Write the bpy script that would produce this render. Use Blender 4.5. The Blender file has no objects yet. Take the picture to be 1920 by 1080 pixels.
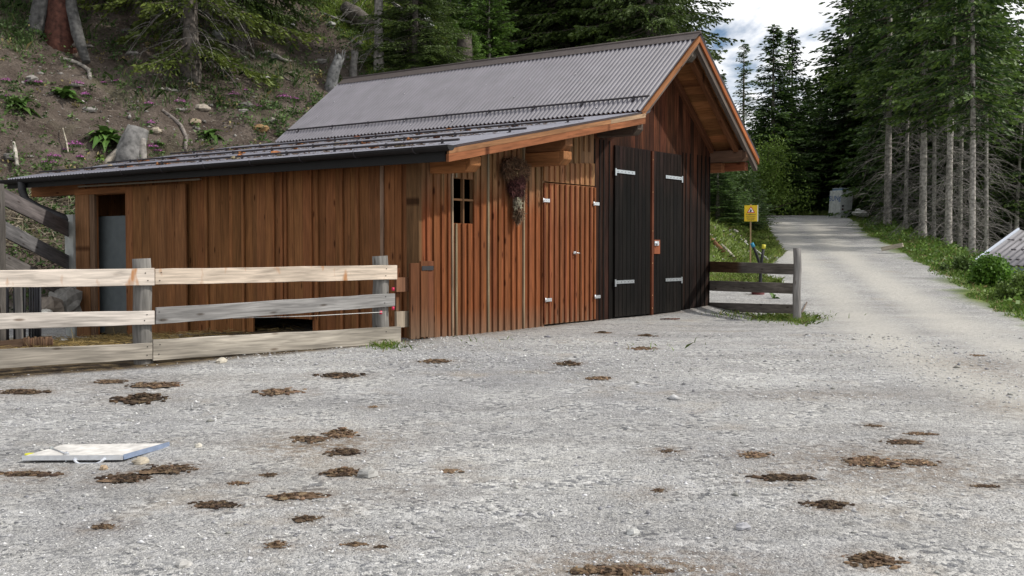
import bpy, math, random
import numpy as np
from mathutils import Vector, Matrix
R = math.radians
SC = bpy.context.scene
COL = SC.collection
rnd = random.Random(7)
# ------------------------------------------------------------------ camera
PITCH = R(1.97); FP = 2035.0
cam = bpy.data.cameras.new('camera'); co = bpy.data.objects.new('camera', cam); COL.objects.link(co)
cam.sensor_width = 36; cam.lens = 36*FP/1920; cam.clip_start = .05; cam.clip_end = 4000
co.location = (0, 0, 0); co.rotation_euler = (R(90)-PITCH, 0, 0)
SC.camera = co
# ------------------------------------------------------------------ light
SUN_EL = R(43); SUN_DIR = Vector((1.0, -0.12, 0)).normalized()
SV = Vector((SUN_DIR.x*math.cos(SUN_EL), SUN_DIR.y*math.cos(SUN_EL), math.sin(SUN_EL)))
w = bpy.data.worlds.new('World'); SC.world = w; w.use_nodes = True
nt = w.node_tree; N = nt.nodes; LK = nt.links
bg = N['Background']
sky = N.new('ShaderNodeTexSky'); sky.sky_type = 'NISHITA'; sky.sun_disc = False
sky.sun_elevation = SUN_EL; sky.sun_rotation = math.atan2(SV.x, SV.y); sky.altitude = 1600
tc = N.new('ShaderNodeTexCoord')
sep = N.new('ShaderNodeSeparateXYZ'); LK.new(tc.outputs['Generated'], sep.inputs[0])
mz = N.new('ShaderNodeMath'); mz.operation = 'ADD'; mz.inputs[1].default_value = .35; LK.new(sep.outputs[2], mz.inputs[0])
mz2 = N.new('ShaderNodeMath'); mz2.operation = 'MAXIMUM'; mz2.inputs[1].default_value = .15; LK.new(mz.outputs[0], mz2.inputs[0])
dv = N.new('ShaderNodeVectorMath'); dv.operation = 'DIVIDE'; LK.new(tc.outputs['Generated'], dv.inputs[0])
cx = N.new('ShaderNodeCombineXYZ')
for i in (0, 1): LK.new(mz2.outputs[0], cx.inputs[i])
cx.inputs[2].default_value = 1.0
LK.new(cx.outputs[0], dv.inputs[1])
n1 = N.new('ShaderNodeTexNoise'); n1.inputs['Scale'].default_value = 2.7; n1.inputs['Detail'].default_value = 9; n1.inputs['Roughness'].default_value = .55
n1.inputs['Distortion'].default_value = .3
mp = N.new('ShaderNodeMapping'); mp.inputs['Location'].default_value = (3.1, .4, 0); LK.new(dv.outputs[0], mp.inputs[0]); LK.new(mp.outputs[0], n1.inputs[0])
cr = N.new('ShaderNodeValToRGB'); cr.color_ramp.elements[0].position = .38; cr.color_ramp.elements[1].position = .46
LK.new(n1.outputs[0], cr.inputs[0])
n2 = N.new('ShaderNodeTexNoise'); n2.inputs['Scale'].default_value = 5.5; n2.inputs['Detail'].default_value = 7; LK.new(mp.outputs[0], n2.inputs[0])
cr2 = N.new('ShaderNodeValToRGB'); cr2.color_ramp.elements[0].position = .3; cr2.color_ramp.elements[1].position = .65
cr2.color_ramp.elements[0].color = (11.6, 11.8, 12.2, 1); cr2.color_ramp.elements[1].color = (12.5, 12.5, 12.7, 1)
LK.new(n2.outputs[0], cr2.inputs[0])
mx = N.new('ShaderNodeMix'); mx.data_type = 'RGBA'
LK.new(cr.outputs[0], mx.inputs[0]); LK.new(sky.outputs[0], mx.inputs[6]); LK.new(cr2.outputs[0], mx.inputs[7])
LK.new(mx.outputs[2], bg.inputs['Color']); bg.inputs['Strength'].default_value = .078
sl = bpy.data.lights.new('sun', 'SUN'); so = bpy.data.objects.new('sun', sl); COL.objects.link(so)
sl.energy = 2.9; sl.angle = R(1.5); sl.color = (1, .95, .87)
so.rotation_euler = (-SV).to_track_quat('-Z', 'Y').to_euler()
SC.view_settings.view_transform = 'Standard'; SC.view_settings.look = 'None'; SC.view_settings.gamma = 1
SC.view_settings.exposure = 0.30
SC.render.engine = 'CYCLES'
# ------------------------------------------------------------------ terrain function
def vn(x, y, s, seed=0):
    x = np.asarray(x, float)*s + seed*17.3; y = np.asarray(y, float)*s + seed*9.1
    xi = np.floor(x).astype(np.int64); yi = np.floor(y).astype(np.int64); fx = x-xi; fy = y-yi
    fx = fx*fx*(3-2*fx); fy = fy*fy*(3-2*fy)
    def h(a, b):
        n = (a*374761393 + b*668265263 + seed*1274126177) & 0xffffffff
        n = ((n ^ (n >> 13))*1274126177) & 0xffffffff
        return ((n ^ (n >> 16)) & 0xffff)/65535.0
    return (h(xi, yi)*(1-fx)+h(xi+1, yi)*fx)*(1-fy)+(h(xi, yi+1)*(1-fx)+h(xi+1, yi+1)*fx)*fy
def fbm(x, y, s, o=4, seed=0):
    r = 0; a = 1; t = 0
    for i in range(o): r = r + a*vn(x, y, s*2**i, seed+i); t += a; a *= .5
    return r/t - .5
TOE = np.array([(-60, -8), (-14, 13.6), (-9.6, 17.6), (-5.6, 21.5), (-1.8, 24.0), (3, 23.8), (5.4, 25.2), (7.4, 31), (9.2, 40), (12.4, 55), (17, 82), (40, 260)], float)
RR = ([-30, 5, 14, 25, 33, 40, 55, 66, 90], [7.5, 7, 6.7, 9.6, 11.4, 12.9, 17.0, 19.5, 26])
RL = ([14, 17, 20, 26, 37, 45, 55, 66, 90], [4.6, 5.2, 5.6, 6.7, 8.9, 10.6, 12.8, 15.0, 20])
def toe_dist(x, y):
    x = np.asarray(x, float); y = np.asarray(y, float)
    best = np.full(np.broadcast(x, y).shape, 1e9); sg = np.ones_like(best)
    for a, b in zip(TOE[:-1], TOE[1:]):
        d = b-a; L2 = d@d; t = np.clip(((x-a[0])*d[0]+(y-a[1])*d[1])/L2, 0, 1)
        ex = x-a[0]-t*d[0]; ey = y-a[1]-t*d[1]; ds = np.hypot(ex, ey)
        s = np.sign(d[0]*(y-a[1])-d[1]*(x-a[0])); m = ds < best-1e-9
        best = np.where(m, ds, best); sg = np.where(m, s, sg)
    return best*sg
def sm(a, b, v):
    t = np.clip((v-a)/(b-a), 0, 1); return t*t*(3-2*t)
def H(x, y):
    x = np.asarray(x, float); y = np.asarray(y, float)
    z = np.interp(y, [-40, 2, 4.5, 11, 17.5, 25, 35, 46, 60, 75, 100, 400], [-1.45, -1.38, -1.34, -1.03, -1.0, -.58, .2, .98, 1.95, 2.2, 2.2, 6])
    z = z - .3*sm(2, 7, -x)*sm(9, 16, y)
    z = z + .03*fbm(x, y, .45, 3, 5) + .012*fbm(x, y, 2.2, 2, 9)*sm(60, 20, y)
    dr = x-np.interp(y, *RR)
    z = z - np.clip(dr-.3, 0, 1.3)*.12 - np.clip(dr-1.6, 0, 14)*.34
    t = toe_dist(x, y)
    tt = np.maximum(t, 0)
    hill = .62*tt*sm(0, 1.2, tt) - .004*np.clip(tt-12, 0, 60)**2*.6
    hill = np.where(tt > 45, .62*45-.0024*33**2 + (tt-45)*.1, hill)
    hill = hill + sm(.3, 4, tt)*(1.0*fbm(x, y, .22, 3, 3)+.40*fbm(x, y, 1.1, 3, 21)+.10*fbm(x, y, 3.6, 2, 33)*sm(50, 30, y))
    # eroded lip of the bank behind the lean-to
    hill = hill + .45*sm(.8, 1.3, tt+.5*fbm(x, y, .9, 2, 31))*sm(0, 3, -x)
    return z + hill
def ray(px, py):
    u = (px-960)/FP; v = (540-py)/FP
    return np.array([u, math.cos(PITCH)+v*math.sin(PITCH), -math.sin(PITCH)+v*math.cos(PITCH)])
def at(px, py, d):
    r = ray(px, py); return Vector(r*d/r[1])
_d = np.geomspace(3.2, 140, 3000)
def G(px, py, dmin=3.2):
    r = ray(px, py); t = _d/r[1]; x = r[0]*t; y = _d; z = r[2]*t
    k = np.nonzero((z < H(x, y)) & (y > dmin))[0]
    i = k[0] if len(k) else len(_d)-1
    return Vector((x[i], y[i], float(H(x[i], y[i]))))
def gz(x, y): return float(H(x, y))
# ------------------------------------------------------------------ object helpers
def tag(o, label=None, cat=None, group=None, kind=None):
    if label: o['label'] = label
    if cat: o['category'] = cat
    if group: o['group'] = group
    if kind: o['kind'] = kind
    return o
def empty(name, loc=(0, 0, 0), rz=0, label=None, cat=None, group=None):
    o = bpy.data.objects.new(name, None); COL.objects.link(o); o.location = loc; o.rotation_euler = (0, 0, rz)
    return tag(o, label, cat, group)
def link_mesh(name, me, mat, parent=None):
    if mat and not me.materials: me.materials.append(mat)
    o = bpy.data.objects.new(name, me); COL.objects.link(o)
    if parent: o.parent = parent
    return o
def mesh_np(name, v, faces, tint=None, gc=None, smooth=False):
    """faces: (n,k) array or list of tuples; tint per vertex (n,3); gc per vertex."""
    me = bpy.data.meshes.new(name)
    v = np.asarray(v, np.float32)
    if isinstance(faces, np.ndarray):
        k = faces.shape[1]; nf = len(faces)
        me.vertices.add(len(v)); me.vertices.foreach_set('co', v.ravel())
        me.loops.add(nf*k); me.loops.foreach_set('vertex_index', faces.ravel().astype(np.int32))
        me.polygons.add(nf); me.polygons.foreach_set('loop_start', (np.arange(nf)*k).astype(np.int32))
        me.update(calc_edges=True)
    else:
        me.from_pydata(v.tolist(), [], faces); me.update()
    if tint is not None:
        t = np.ones((len(v), 4), np.float32); t[:, :3] = tint
        a = me.attributes.new('tint', 'FLOAT_COLOR', 'POINT'); a.data.foreach_set('color', t.ravel())
    if gc is not None:
        a = me.attributes.new('gc', 'FLOAT_VECTOR', 'POINT'); a.data.foreach_set('vector', np.asarray(gc, np.float32).ravel())
    if smooth:
        me.polygons.foreach_set('use_smooth', np.ones(len(me.polygons), bool))
    return me
BOXF = [(0, 3, 2, 1), (4, 5, 6, 7), (0, 1, 5, 4), (1, 2, 6, 5), (2, 3, 7, 6), (3, 0, 4, 7)]
class MB:
    """collects hexahedra, tubes and lumps into one mesh with a tint and grain coordinates"""
    def __init__(s): s.v = []; s.f = []; s.t = []; s.g = []; s.sm = []
    def hexa(s, bot, top, tint=(.5, .5, .5), lv=(0, 1), tintf=None, ax=2):
        """bot/top: 4 points each; levels subdivide between; tintf(u)->tint"""
        bot = [np.array(p, float) for p in bot]; top = [np.array(p, float) for p in top]
        off = np.array([rnd.uniform(0, 50) for _ in range(3)])
        # local grain coordinates: along, across, depth
        L = np.linalg.norm(sum(top)/4-sum(bot)/4)
        W = np.linalg.norm(bot[1]-bot[0]); D = np.linalg.norm(bot[3]-bot[0])
        gcs = [(0, 0), (W, 0), (W, D), (0, D)]
        base = len(s.v)
        for u in lv:
            tt = tintf(u) if tintf else tint
            for k in range(4):
                s.v.append(bot[k]*(1-u)+top[k]*u); s.t.append(tt)
                s.g.append((off[0]+L*u, off[1]+gcs[k][0], off[2]+gcs[k][1]))
        n = len(lv)
        s.f.append((base, base+3, base+2, base+1)); e = base+4*(n-1); s.f.append((e, e+1, e+2, e+3))
        for i in range(n-1):
            a = base+4*i; b = a+4
            for k in range(4): k2 = (k+1) % 4; s.f.append((a+k, a+k2, b+k2, b+k))
    def box(s, x0, x1, y0, y1, z0, z1, tint=(.5, .5, .5), **k):
        """grain follows the longest axis"""
        d = (x1-x0, y1-y0, z1-z0); a = d.index(max(d))
        if a == 2: s.hexa([(x0, y0, z0), (x1, y0, z0), (x1, y1, z0), (x0, y1, z0)], [(x0, y0, z1), (x1, y0, z1), (x1, y1, z1), (x0, y1, z1)], tint, **k)
        elif a == 0: s.hexa([(x0, y0, z0), (x0, y1, z0), (x0, y1, z1), (x0, y0, z1)], [(x1, y0, z0), (x1, y1, z0), (x1, y1, z1), (x1, y0, z1)], tint, **k)
        else: s.hexa([(x0, y0, z0), (x0, y0, z1), (x1, y0, z1), (x1, y0, z0)], [(x0, y1, z0), (x0, y1, z1), (x1, y1, z1), (x1, y1, z0)], tint, **k)
    def beam(s, a, b, w, h, up=(0, 0, 1), tint=(.5, .5, .5), **k):
        a = Vector(a); b = Vector(b); d = (b-a).normalized(); up = Vector(up); sd = d.cross(up).normalized(); u = sd.cross(d).normalized()
        P = [(-w/2, -h/2), (w/2, -h/2), (w/2, h/2), (-w/2, h/2)]
        P = [(-w/2, -h/2), (-w/2, h/2), (w/2, h/2), (w/2, -h/2)]
        s.hexa([a+sd*p+u*q for p, q in P], [b+sd*p+u*q for p, q in P], tint, **k)
    def tube(s, pts, rads, n=8, tint=(.5, .5, .5), cap=True, jit=0):
        pts = [Vector(p) for p in pts]
        if not hasattr(rads, '__len__'): rads = [rads]*len(pts)
        base = len(s.v); L = 0; off = rnd.uniform(0, 40)
        pd = None
        for i, p in enumerate(pts):
            d = (pts[min(i+1, len(pts)-1)]-pts[max(i-1, 0)]).normalized()
            ref = Vector((0, 0, 1)) if abs(d.z) < .9 else Vector((1, 0, 0))
            if pd is not None: ref = pd
            sd = d.cross(ref).normalized(); u = sd.cross(d).normalized(); pd = u
            if i: L += (pts[i]-pts[i-1]).length
            for k in range(n):
                a = 2*math.pi*k/n; r = rads[i]*(1+jit*rnd.uniform(-1, 1))
                s.v.append(np.array(p+sd*math.cos(a)*r+u*math.sin(a)*r)); s.t.append(tint); s.g.append((off+L, a*rads[0], 0))
        for i in range(len(pts)-1):
            for k in range(n):
                a = base+i*n+k; b = base+i*n+(k+1) % n; s.f.append((a, b, b+n, a+n)); s.sm.append(len(s.f)-1)
        if cap:
            s.f.append(tuple(base+k for k in range(n))[::-1]); e = base+(len(pts)-1)*n; s.f.append(tuple(e+k for k in range(n)))
    def lump(s, c, r, tint=(.5, .5, .5), jit=.25, seg=7, rings=5):
        """irregular ellipsoid"""
        c = Vector(c); r = (r, r, r) if not hasattr(r, '__len__') else r
        base = len(s.v); ph = rnd.uniform(0, 6)
        s.v.append(np.array(c-Vector((0, 0, r[2])))); s.t.append(tint); s.g.append(tuple(c))
        for i in range(1, rings):
            th = math.pi*i/rings
            for k in range(seg):
                a = 2*math.pi*k/seg+ph; q = 1+jit*rnd.uniform(-1, 1)
                s.v.append(np.array(c+Vector((r[0]*math.sin(th)*math.cos(a)*q, r[1]*math.sin(th)*math.sin(a)*q, -r[2]*math.cos(th)*q)))); s.t.append(tint); s.g.append(tuple(c))
        s.v.append(np.array(c+Vector((0, 0, r[2])))); s.t.append(tint); s.g.append(tuple(c)); e = len(s.v)-1
        for k in range(seg):
            s.f.append((base, base+1+(k+1) % seg, base+1+k))
            for i in range(rings-2):
                a = base+1+i*seg; s.f.append((a+k, a+(k+1) % seg, a+seg+(k+1) % seg, a+seg+k))
            a = base+1+(rings-2)*seg; s.f.append((a+k, a+(k+1) % seg, e))
    def face(s, pts, tint=(.5, .5, .5)):
        b = len(s.v)
        for p in pts: s.v.append(np.array(p, float)); s.t.append(tint); s.g.append(tuple(p))
        s.f.append(tuple(range(b, b+len(pts))))
    def build(s, name, mat, parent=None, bevel=0, smooth=False, loc=None):
        if loc is not None:
            lv = np.array(loc); v = np.array(s.v)-lv
        else: v = np.array(s.v)
        me = mesh_np(name, v, s.f, np.array(s.t, float), np.array(s.g, float), smooth)
        if not smooth and s.sm:
            f = np.zeros(len(me.polygons), bool); f[s.sm] = True; me.polygons.foreach_set('use_smooth', f)
        o = link_mesh(name, me, mat, parent)
        if loc is not None: o.location = loc
        if bevel:
            m = o.modifiers.new('bevel', 'BEVEL'); m.width = bevel; m.segments = 1; m.limit_method = 'ANGLE'
        return o
# ------------------------------------------------------------------ materials
def newmat(name):
    m = bpy.data.materials.new(name); m.use_nodes = True
    return m, m.node_tree.nodes, m.node_tree.links, m.node_tree.nodes['Principled BSDF']
def nd(N, t, **k):
    n = N.new(t)
    for a, b in k.items():
        if a in n.inputs: n.inputs[a].default_value = b
        else: setattr(n, a, b)
    return n
def ramp(N, L, src, p0, p1, c0=(0, 0, 0, 1), c1=(1, 1, 1, 1)):
    r = N.new('ShaderNodeValToRGB'); e = r.color_ramp.elements; e[0].position = p0; e[1].position = p1; e[0].color = c0; e[1].color = c1
    L.new(src, r.inputs[0]); return r
def mixc(N, L, fac, a, b, mode='MIX'):
    m = N.new('ShaderNodeMix'); m.data_type = 'RGBA'; m.blend_type = mode
    for s, i in ((fac, 0), (a, 6), (b, 7)):
        if hasattr(s, 'links') or hasattr(s, 'is_linked'): L.new(s, m.inputs[i])
        elif i == 0: m.inputs[0].default_value = s
        else: m.inputs[i].default_value = (*s, 1) if len(s) == 3 else s
    return m.outputs[2]
def wood_mat(name, grain=.55, knots=.8, rough=.75, dirt=.35, bump=.4, stain=None):
    m, N, L, B = newmat(name)
    a = nd(N, 'ShaderNodeAttribute', attribute_name='tint'); g = nd(N, 'ShaderNodeAttribute', attribute_name='gc')
    mp = nd(N, 'ShaderNodeMapping'); mp.inputs['Scale'].default_value = (3.0, 38, 38); L.new(g.outputs['Vector'], mp.inputs[0])
    n = nd(N, 'ShaderNodeTexNoise', Scale=1.0, Detail=4.0, Distortion=.6); L.new(mp.outputs[0], n.inputs['Vector'])
    r = ramp(N, L, n.outputs[0], .28, .72, (1-grain, 1-grain, 1-grain, 1), (1+grain*.55,)*3+(1,))
    c = mixc(N, L, 1.0, a.outputs['Color'], r.outputs[0], 'MULTIPLY')
    mp2 = nd(N, 'ShaderNodeMapping'); mp2.inputs['Scale'].default_value = (.9, 5, 5); L.new(g.outputs['Vector'], mp2.inputs[0])
    n2 = nd(N, 'ShaderNodeTexNoise', Scale=1.0, Detail=5.0); L.new(mp2.outputs[0], n2.inputs['Vector'])
    r2 = ramp(N, L, n2.outputs[0], .35, .68, (1-dirt,)*3+(1,), (1+dirt*.5,)*3+(1,))
    c = mixc(N, L, 1.0, c, r2.outputs[0], 'MULTIPLY')
    mp3 = nd(N, 'ShaderNodeMapping'); mp3.inputs['Scale'].default_value = (2.6, 8.5, .01); L.new(g.outputs['Vector'], mp3.inputs[0])
    v = nd(N, 'ShaderNodeTexVoronoi', Scale=1.0); L.new(mp3.outputs[0], v.inputs['Vector'])
    vr = ramp(N, L, v.outputs['Distance'], .07, .16, (.32, .26, .22, 1), (1, 1, 1, 1))
    c = mixc(N, L, knots, c, mixc(N, L, 1.0, c, vr.outputs[0], 'MULTIPLY'))
    if stain:
        ns = nd(N, 'ShaderNodeTexNoise', Scale=1.0, Detail=3.0); mp4 = nd(N, 'ShaderNodeMapping'); mp4.inputs['Scale'].default_value = (9, 3, 3); L.new(g.outputs['Vector'], mp4.inputs[0]); L.new(mp4.outputs[0], ns.inputs['Vector'])
        sr = ramp(N, L, ns.outputs[0], .6, .7); c = mixc(N, L, sr.outputs[0], c, stain)
    L.new(c, B.inputs['Base Color']); B.inputs['Roughness'].default_value = rough; B.inputs['Specular IOR Level'].default_value = .12
    b = nd(N, 'ShaderNodeBump', Strength=bump, Distance=.004); L.new(n.outputs[0], b.inputs['Height']); L.new(b.outputs[0], B.inputs['Normal'])
    return m
def tint_mat(name, rough=.8, noise=.25, scale=12, metal=0, bump=0, spec=.3, transl=0):
    m, N, L, B = newmat(name)
    a = nd(N, 'ShaderNodeAttribute', attribute_name='tint'); g = nd(N, 'ShaderNodeTexCoord')
    n = nd(N, 'ShaderNodeTexNoise', Scale=float(scale), Detail=6.0); L.new(g.outputs['Object'], n.inputs['Vector'])
    r = ramp(N, L, n.outputs[0], .3, .7, (1-noise,)*3+(1,), (1+noise*.6,)*3+(1,))
    c = mixc(N, L, 1.0, a.outputs['Color'], r.outputs[0], 'MULTIPLY')
    L.new(c, B.inputs['Base Color']); B.inputs['Roughness'].default_value = rough; B.inputs['Metallic'].default_value = metal
    B.inputs['Specular IOR Level'].default_value = spec
    if bump:
        b = nd(N, 'ShaderNodeBump', Strength=bump, Distance=.02); L.new(n.outputs[0], b.inputs['Height']); L.new(b.outputs[0], B.inputs['Normal'])
    if transl:
        t = nd(N, 'ShaderNodeBsdfTranslucent'); L.new(c, t.inputs[0]); s = nd(N, 'ShaderNodeMixShader'); s.inputs[0].default_value = transl
        L.new(B.outputs[0], s.inputs[1]); L.new(t.outputs[0], s.inputs[2]); L.new(s.outputs[0], N['Material Output'].inputs[0])
    return m
M_WOOD = wood_mat('barn_wood', grain=.36, knots=1.0, dirt=.28); M_DARK = wood_mat('dark_wood', grain=.6, knots=.3, rough=.8, dirt=.6)
M_FENCE = wood_mat('fence_wood', grain=.42, knots=.85, rough=.85, dirt=.38); M_BARK = tint_mat('bark', .9, .6, 9, bump=1.0)
M_LEAF = tint_mat('foliage', .55, .35, 1.2, transl=.25, spec=.35); M_GRASS = tint_mat('grass_blades', .6, .3, .8, transl=.3)
M_STONE = tint_mat('stone', .85, .3, 14, bump=.4); M_METAL = tint_mat('zinc_metal', .38, .12, 30, metal=.85, spec=.5)
M_BLACK = tint_mat('painted_steel', .6, .15, 8, spec=.25); M_CONC = tint_mat('concrete', .85, .22, 7, bump=.2)
M_DUNG = tint_mat('dung', .85, .5, 60, bump=.6, spec=.2); M_PAINT = tint_mat('paint', .5, .05, 10)
M_SHEET = tint_mat('roof_sheet', .42, .16, 3.5, metal=.0, spec=.6)
def ground_mat():
    m, N, L, B = newmat('ground_material')
    g = nd(N, 'ShaderNodeNewGeometry'); P = g.outputs['Position']
    a = nd(N, 'ShaderNodeAttribute', attribute_name='mask'); s = nd(N, 'ShaderNodeSeparateColor'); L.new(a.outputs['Color'], s.inputs[0])
    def noise(sc, det=5., ro=.55): n = nd(N, 'ShaderNodeTexNoise', Scale=float(sc), Detail=det, Roughness=ro); L.new(P, n.inputs['Vector']); return n
    # gravel: stones of mixed grey in pale dust
    v = nd(N, 'ShaderNodeTexVoronoi', Scale=38.0, Randomness=1.0); L.new(P, v.inputs['Vector'])
    vs = nd(N, 'ShaderNodeSeparateColor'); L.new(v.outputs['Color'], vs.inputs[0])
    r1 = ramp(N, L, vs.outputs[0], 0, 1, (.17, .175, .185, 1), (.70, .69, .66, 1)); r1.color_ramp.elements.new(.45).color = (.43, .425, .41, 1)
    v2 = nd(N, 'ShaderNodeTexVoronoi', Scale=105.0); L.new(P, v2.inputs['Vector'])
    vs2 = nd(N, 'ShaderNodeSeparateColor'); L.new(v2.outputs['Color'], vs2.inputs[0])
    r2 = ramp(N, L, vs2.outputs[1], 0, 1, (.24, .24, .245, 1), (.64, .63, .60, 1))
    nb = noise(3.3, 6.); pick = ramp(N, L, nb.outputs[0], .42, .58)
    gr = mixc(N, L, pick.outputs[0], r1.outputs[0], r2.outputs[0])
    nl = noise(.55, 6., .6); rl = ramp(N, L, nl.outputs[0], .3, .72, (.72, .72, .735, 1), (1.14, 1.13, 1.10, 1))
    gr = mixc(N, L, 1.0, gr, rl.outputs[0], 'MULTIPLY')
    gr = mixc(N, L, 1.0, gr, (.85, .86, .885), 'MULTIPLY')
    mpa = nd(N, 'ShaderNodeMapping'); mpa.inputs['Rotation'].default_value = (0, 0, R(-32)); mpa.inputs['Scale'].default_value = (.35, 1.9, 1); L.new(P, mpa.inputs[0])
    na = nd(N, 'ShaderNodeTexNoise', Scale=1.0, Detail=7.0, Roughness=.62); L.new(mpa.outputs[0], na.inputs['Vector'])
    gr = mixc(N, L, 1.0, gr, ramp(N, L, na.outputs[0], .36, .62, (.84, .83, .82, 1), (1.06, 1.06, 1.06, 1)).outputs[0], 'MULTIPLY')
    npt = noise(7.5, 6., .7); gr = mixc(N, L, 1.0, gr, ramp(N, L, npt.outputs[0], .3, .6, (.82, .815, .80, 1), (1.06, 1.06, 1.06, 1)).outputs[0], 'MULTIPLY')
    nbk = noise(1.4, 8., .65); rb = ramp(N, L, nbk.outputs[0], .56, .72); gr = mixc(N, L, mixc(N, L, .45, (0, 0, 0), rb.outputs[0]), gr, (.33, .28, .215))
    # pale dusty track
    tr = mixc(N, L, ramp(N, L, noise(18, 6.).outputs[0], .3, .7).outputs[0], (.37, .357, .325), (.53, .51, .47))
    c = mixc(N, L, s.outputs[2], gr, tr)
    # earth
    e1 = mixc(N, L, ramp(N, L, noise(1.1, 8., .65).outputs[0], .35, .65).outputs[0], (.078, .059, .048), (.19, .155, .13))
    v3 = nd(N, 'ShaderNodeTexVoronoi', Scale=9.0); L.new(P, v3.inputs['Vector']); vs3 = nd(N, 'ShaderNodeSeparateColor'); L.new(v3.outputs['Color'], vs3.inputs[0])
    st = ramp(N, L, v3.outputs['Distance'], .10, .2, (1, 1, 1, 1), (0, 0, 0, 1)); st2 = ramp(N, L, vs3.outputs[0], .72, .76)
    stm = mixc(N, L, 1.0, st.outputs[0], st2.outputs[0], 'MULTIPLY')
    e1 = mixc(N, L, stm, e1, (.36, .33, .29))
    e1 = mixc(N, L, mixc(N, L, 1., (0, 0, 0), ramp(N, L, noise(24, 4.).outputs[0], .62, .72).outputs[0]), e1, (.25, .21, .17))
    c = mixc(N, L, s.outputs[1], c, e1)
    gg = mixc(N, L, ramp(N, L, noise(2.2, 7.).outputs[0], .35, .65).outputs[0], (.06, .095, .022), (.15, .19, .05))
    c = mixc(N, L, s.outputs[0], c, gg)
    dk = nd(N, 'ShaderNodeAttribute', attribute_name='mud'); c = mixc(N, L, dk.outputs['Fac'], c, mixc(N, L, ramp(N, L, noise(9, 6.).outputs[0], .4, .65).outputs[0], (.035, .025, .018), (.15, .11, .06)))
    sa = nd(N, 'ShaderNodeAttribute', attribute_name='stain'); sn = noise(16, 7., .7)
    sm_ = nd(N, 'ShaderNodeMath', operation='MULTIPLY'); L.new(sa.outputs['Fac'], sm_.inputs[0]); L.new(ramp(N, L, sn.outputs[0], .36, .6).outputs[0], sm_.inputs[1])
    c = mixc(N, L, sm_.outputs[0], c, (.15, .105, .066))
    L.new(c, B.inputs['Base Color']); B.inputs['Roughness'].default_value = .95; B.inputs['Specular IOR Level'].default_value = .15
    h1 = ramp(N, L, v.outputs['Distance'], 0, .6, (1, 1, 1, 1), (0, 0, 0, 1)); h2 = ramp(N, L, v2.outputs['Distance'], 0, .6, (1, 1, 1, 1), (0, 0, 0, 1))
    hh = mixc(N, L, .45, h1.outputs[0], h2.outputs[0])
    hh = mixc(N, L, .4, hh, noise(14, 8., .7).outputs[0])
    b = nd(N, 'ShaderNodeBump', Strength=.9, Distance=.022); L.new(hh, b.inputs['Height'])
    eh = nd(N, 'ShaderNodeMath', operation='MULTIPLY'); L.new(s.outputs[1], eh.inputs[0]); L.new(noise(4.5, 9., .68).outputs[0], eh.inputs[1])
    b2 = nd(N, 'ShaderNodeBump', Strength=1.0, Distance=.22); L.new(eh.outputs[0], b2.inputs['Height']); L.new(b.outputs[0], b2.inputs['Normal']); L.new(b2.outputs[0], B.inputs['Normal'])
    return m
M_GROUND = ground_mat()
# ------------------------------------------------------------------ terrain
def axis(lo, hi, fine, o0, o1, grow=1.13):
    a = [lo]
    while a[-1] < hi: a.append(a[-1]+fine)
    s = fine
    while a[-1] < o1: s *= grow; a.append(a[-1]+s)
    b = []; s = fine; p = lo
    while p > o0: s *= grow; p -= s; b.append(p)
    return np.array(b[::-1]+a)
gx = axis(-12, 15, .11, -420, 420); gy = axis(3, 42, .12, -120, 700, 1.1)
X, Y = np.meshgrid(gx, gy); Z = H(X, Y)
nx, ny = len(gx), len(gy)
V = np.stack([X.ravel(), Y.ravel(), Z.ravel()], 1)
T = toe_dist(X, Y); DR = X-np.interp(Y, *RR); DL = X-np.interp(Y, *RL)
nz1 = fbm(X, Y, .9, 4, 40); nz2 = fbm(X, Y, .3, 4, 50)
hillm = sm(-.3, .7, T+nz1*1.2)
right = sm(1.5, 4.5, X)                                  # grassy bank to the right of the barn
UL = [(-30, 80)]+[(p.x, p.y) for p in (G(560, 2, 24), G(618, 45, 24), G(676, 98, 24), G(690, 145, 24))]+[(-3.2, 24)]
def uppermask(X, Y):
    best = np.full(np.shape(X), 1e9); sg = np.ones(np.shape(X))
    for (a0, a1), (b0, b1) in zip(UL[:-1], UL[1:]):
        dx, dy = b0-a0, b1-a1; t = np.clip(((X-a0)*dx+(Y-a1)*dy)/(dx*dx+dy*dy), 0, 1); ex = X-a0-t*dx; ey = Y-a1-t*dy; ds = np.hypot(ex, ey); s_ = np.sign(dx*(Y-a1)-dy*(X-a0)); m_ = ds < best-1e-9
        best = np.where(m_, ds, best); sg = np.where(m_, s_, sg)
    return sm(-.3, .5, best*sg+.8*fbm(X, Y, .9, 3, 40))
upper = uppermask(X, Y)
grassh = np.clip(np.maximum(right, upper)*(.93+nz1*.8) + sm(.1, .35, nz1)*.25, 0, 1)
grass = hillm*grassh
grass = np.maximum(grass, sm(-.15, .55, DR+nz1*1.2)*sm(9, 12, Y))
fenceg = np.exp(-((X-4.1)**2/.5+(Y-15.9)**2/.5))
grass = np.clip(np.maximum(grass, .8*sm(.35, .8, fenceg+nz1*.4)), 0, 1)
earth = hillm*(1-.75*right)
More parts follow.
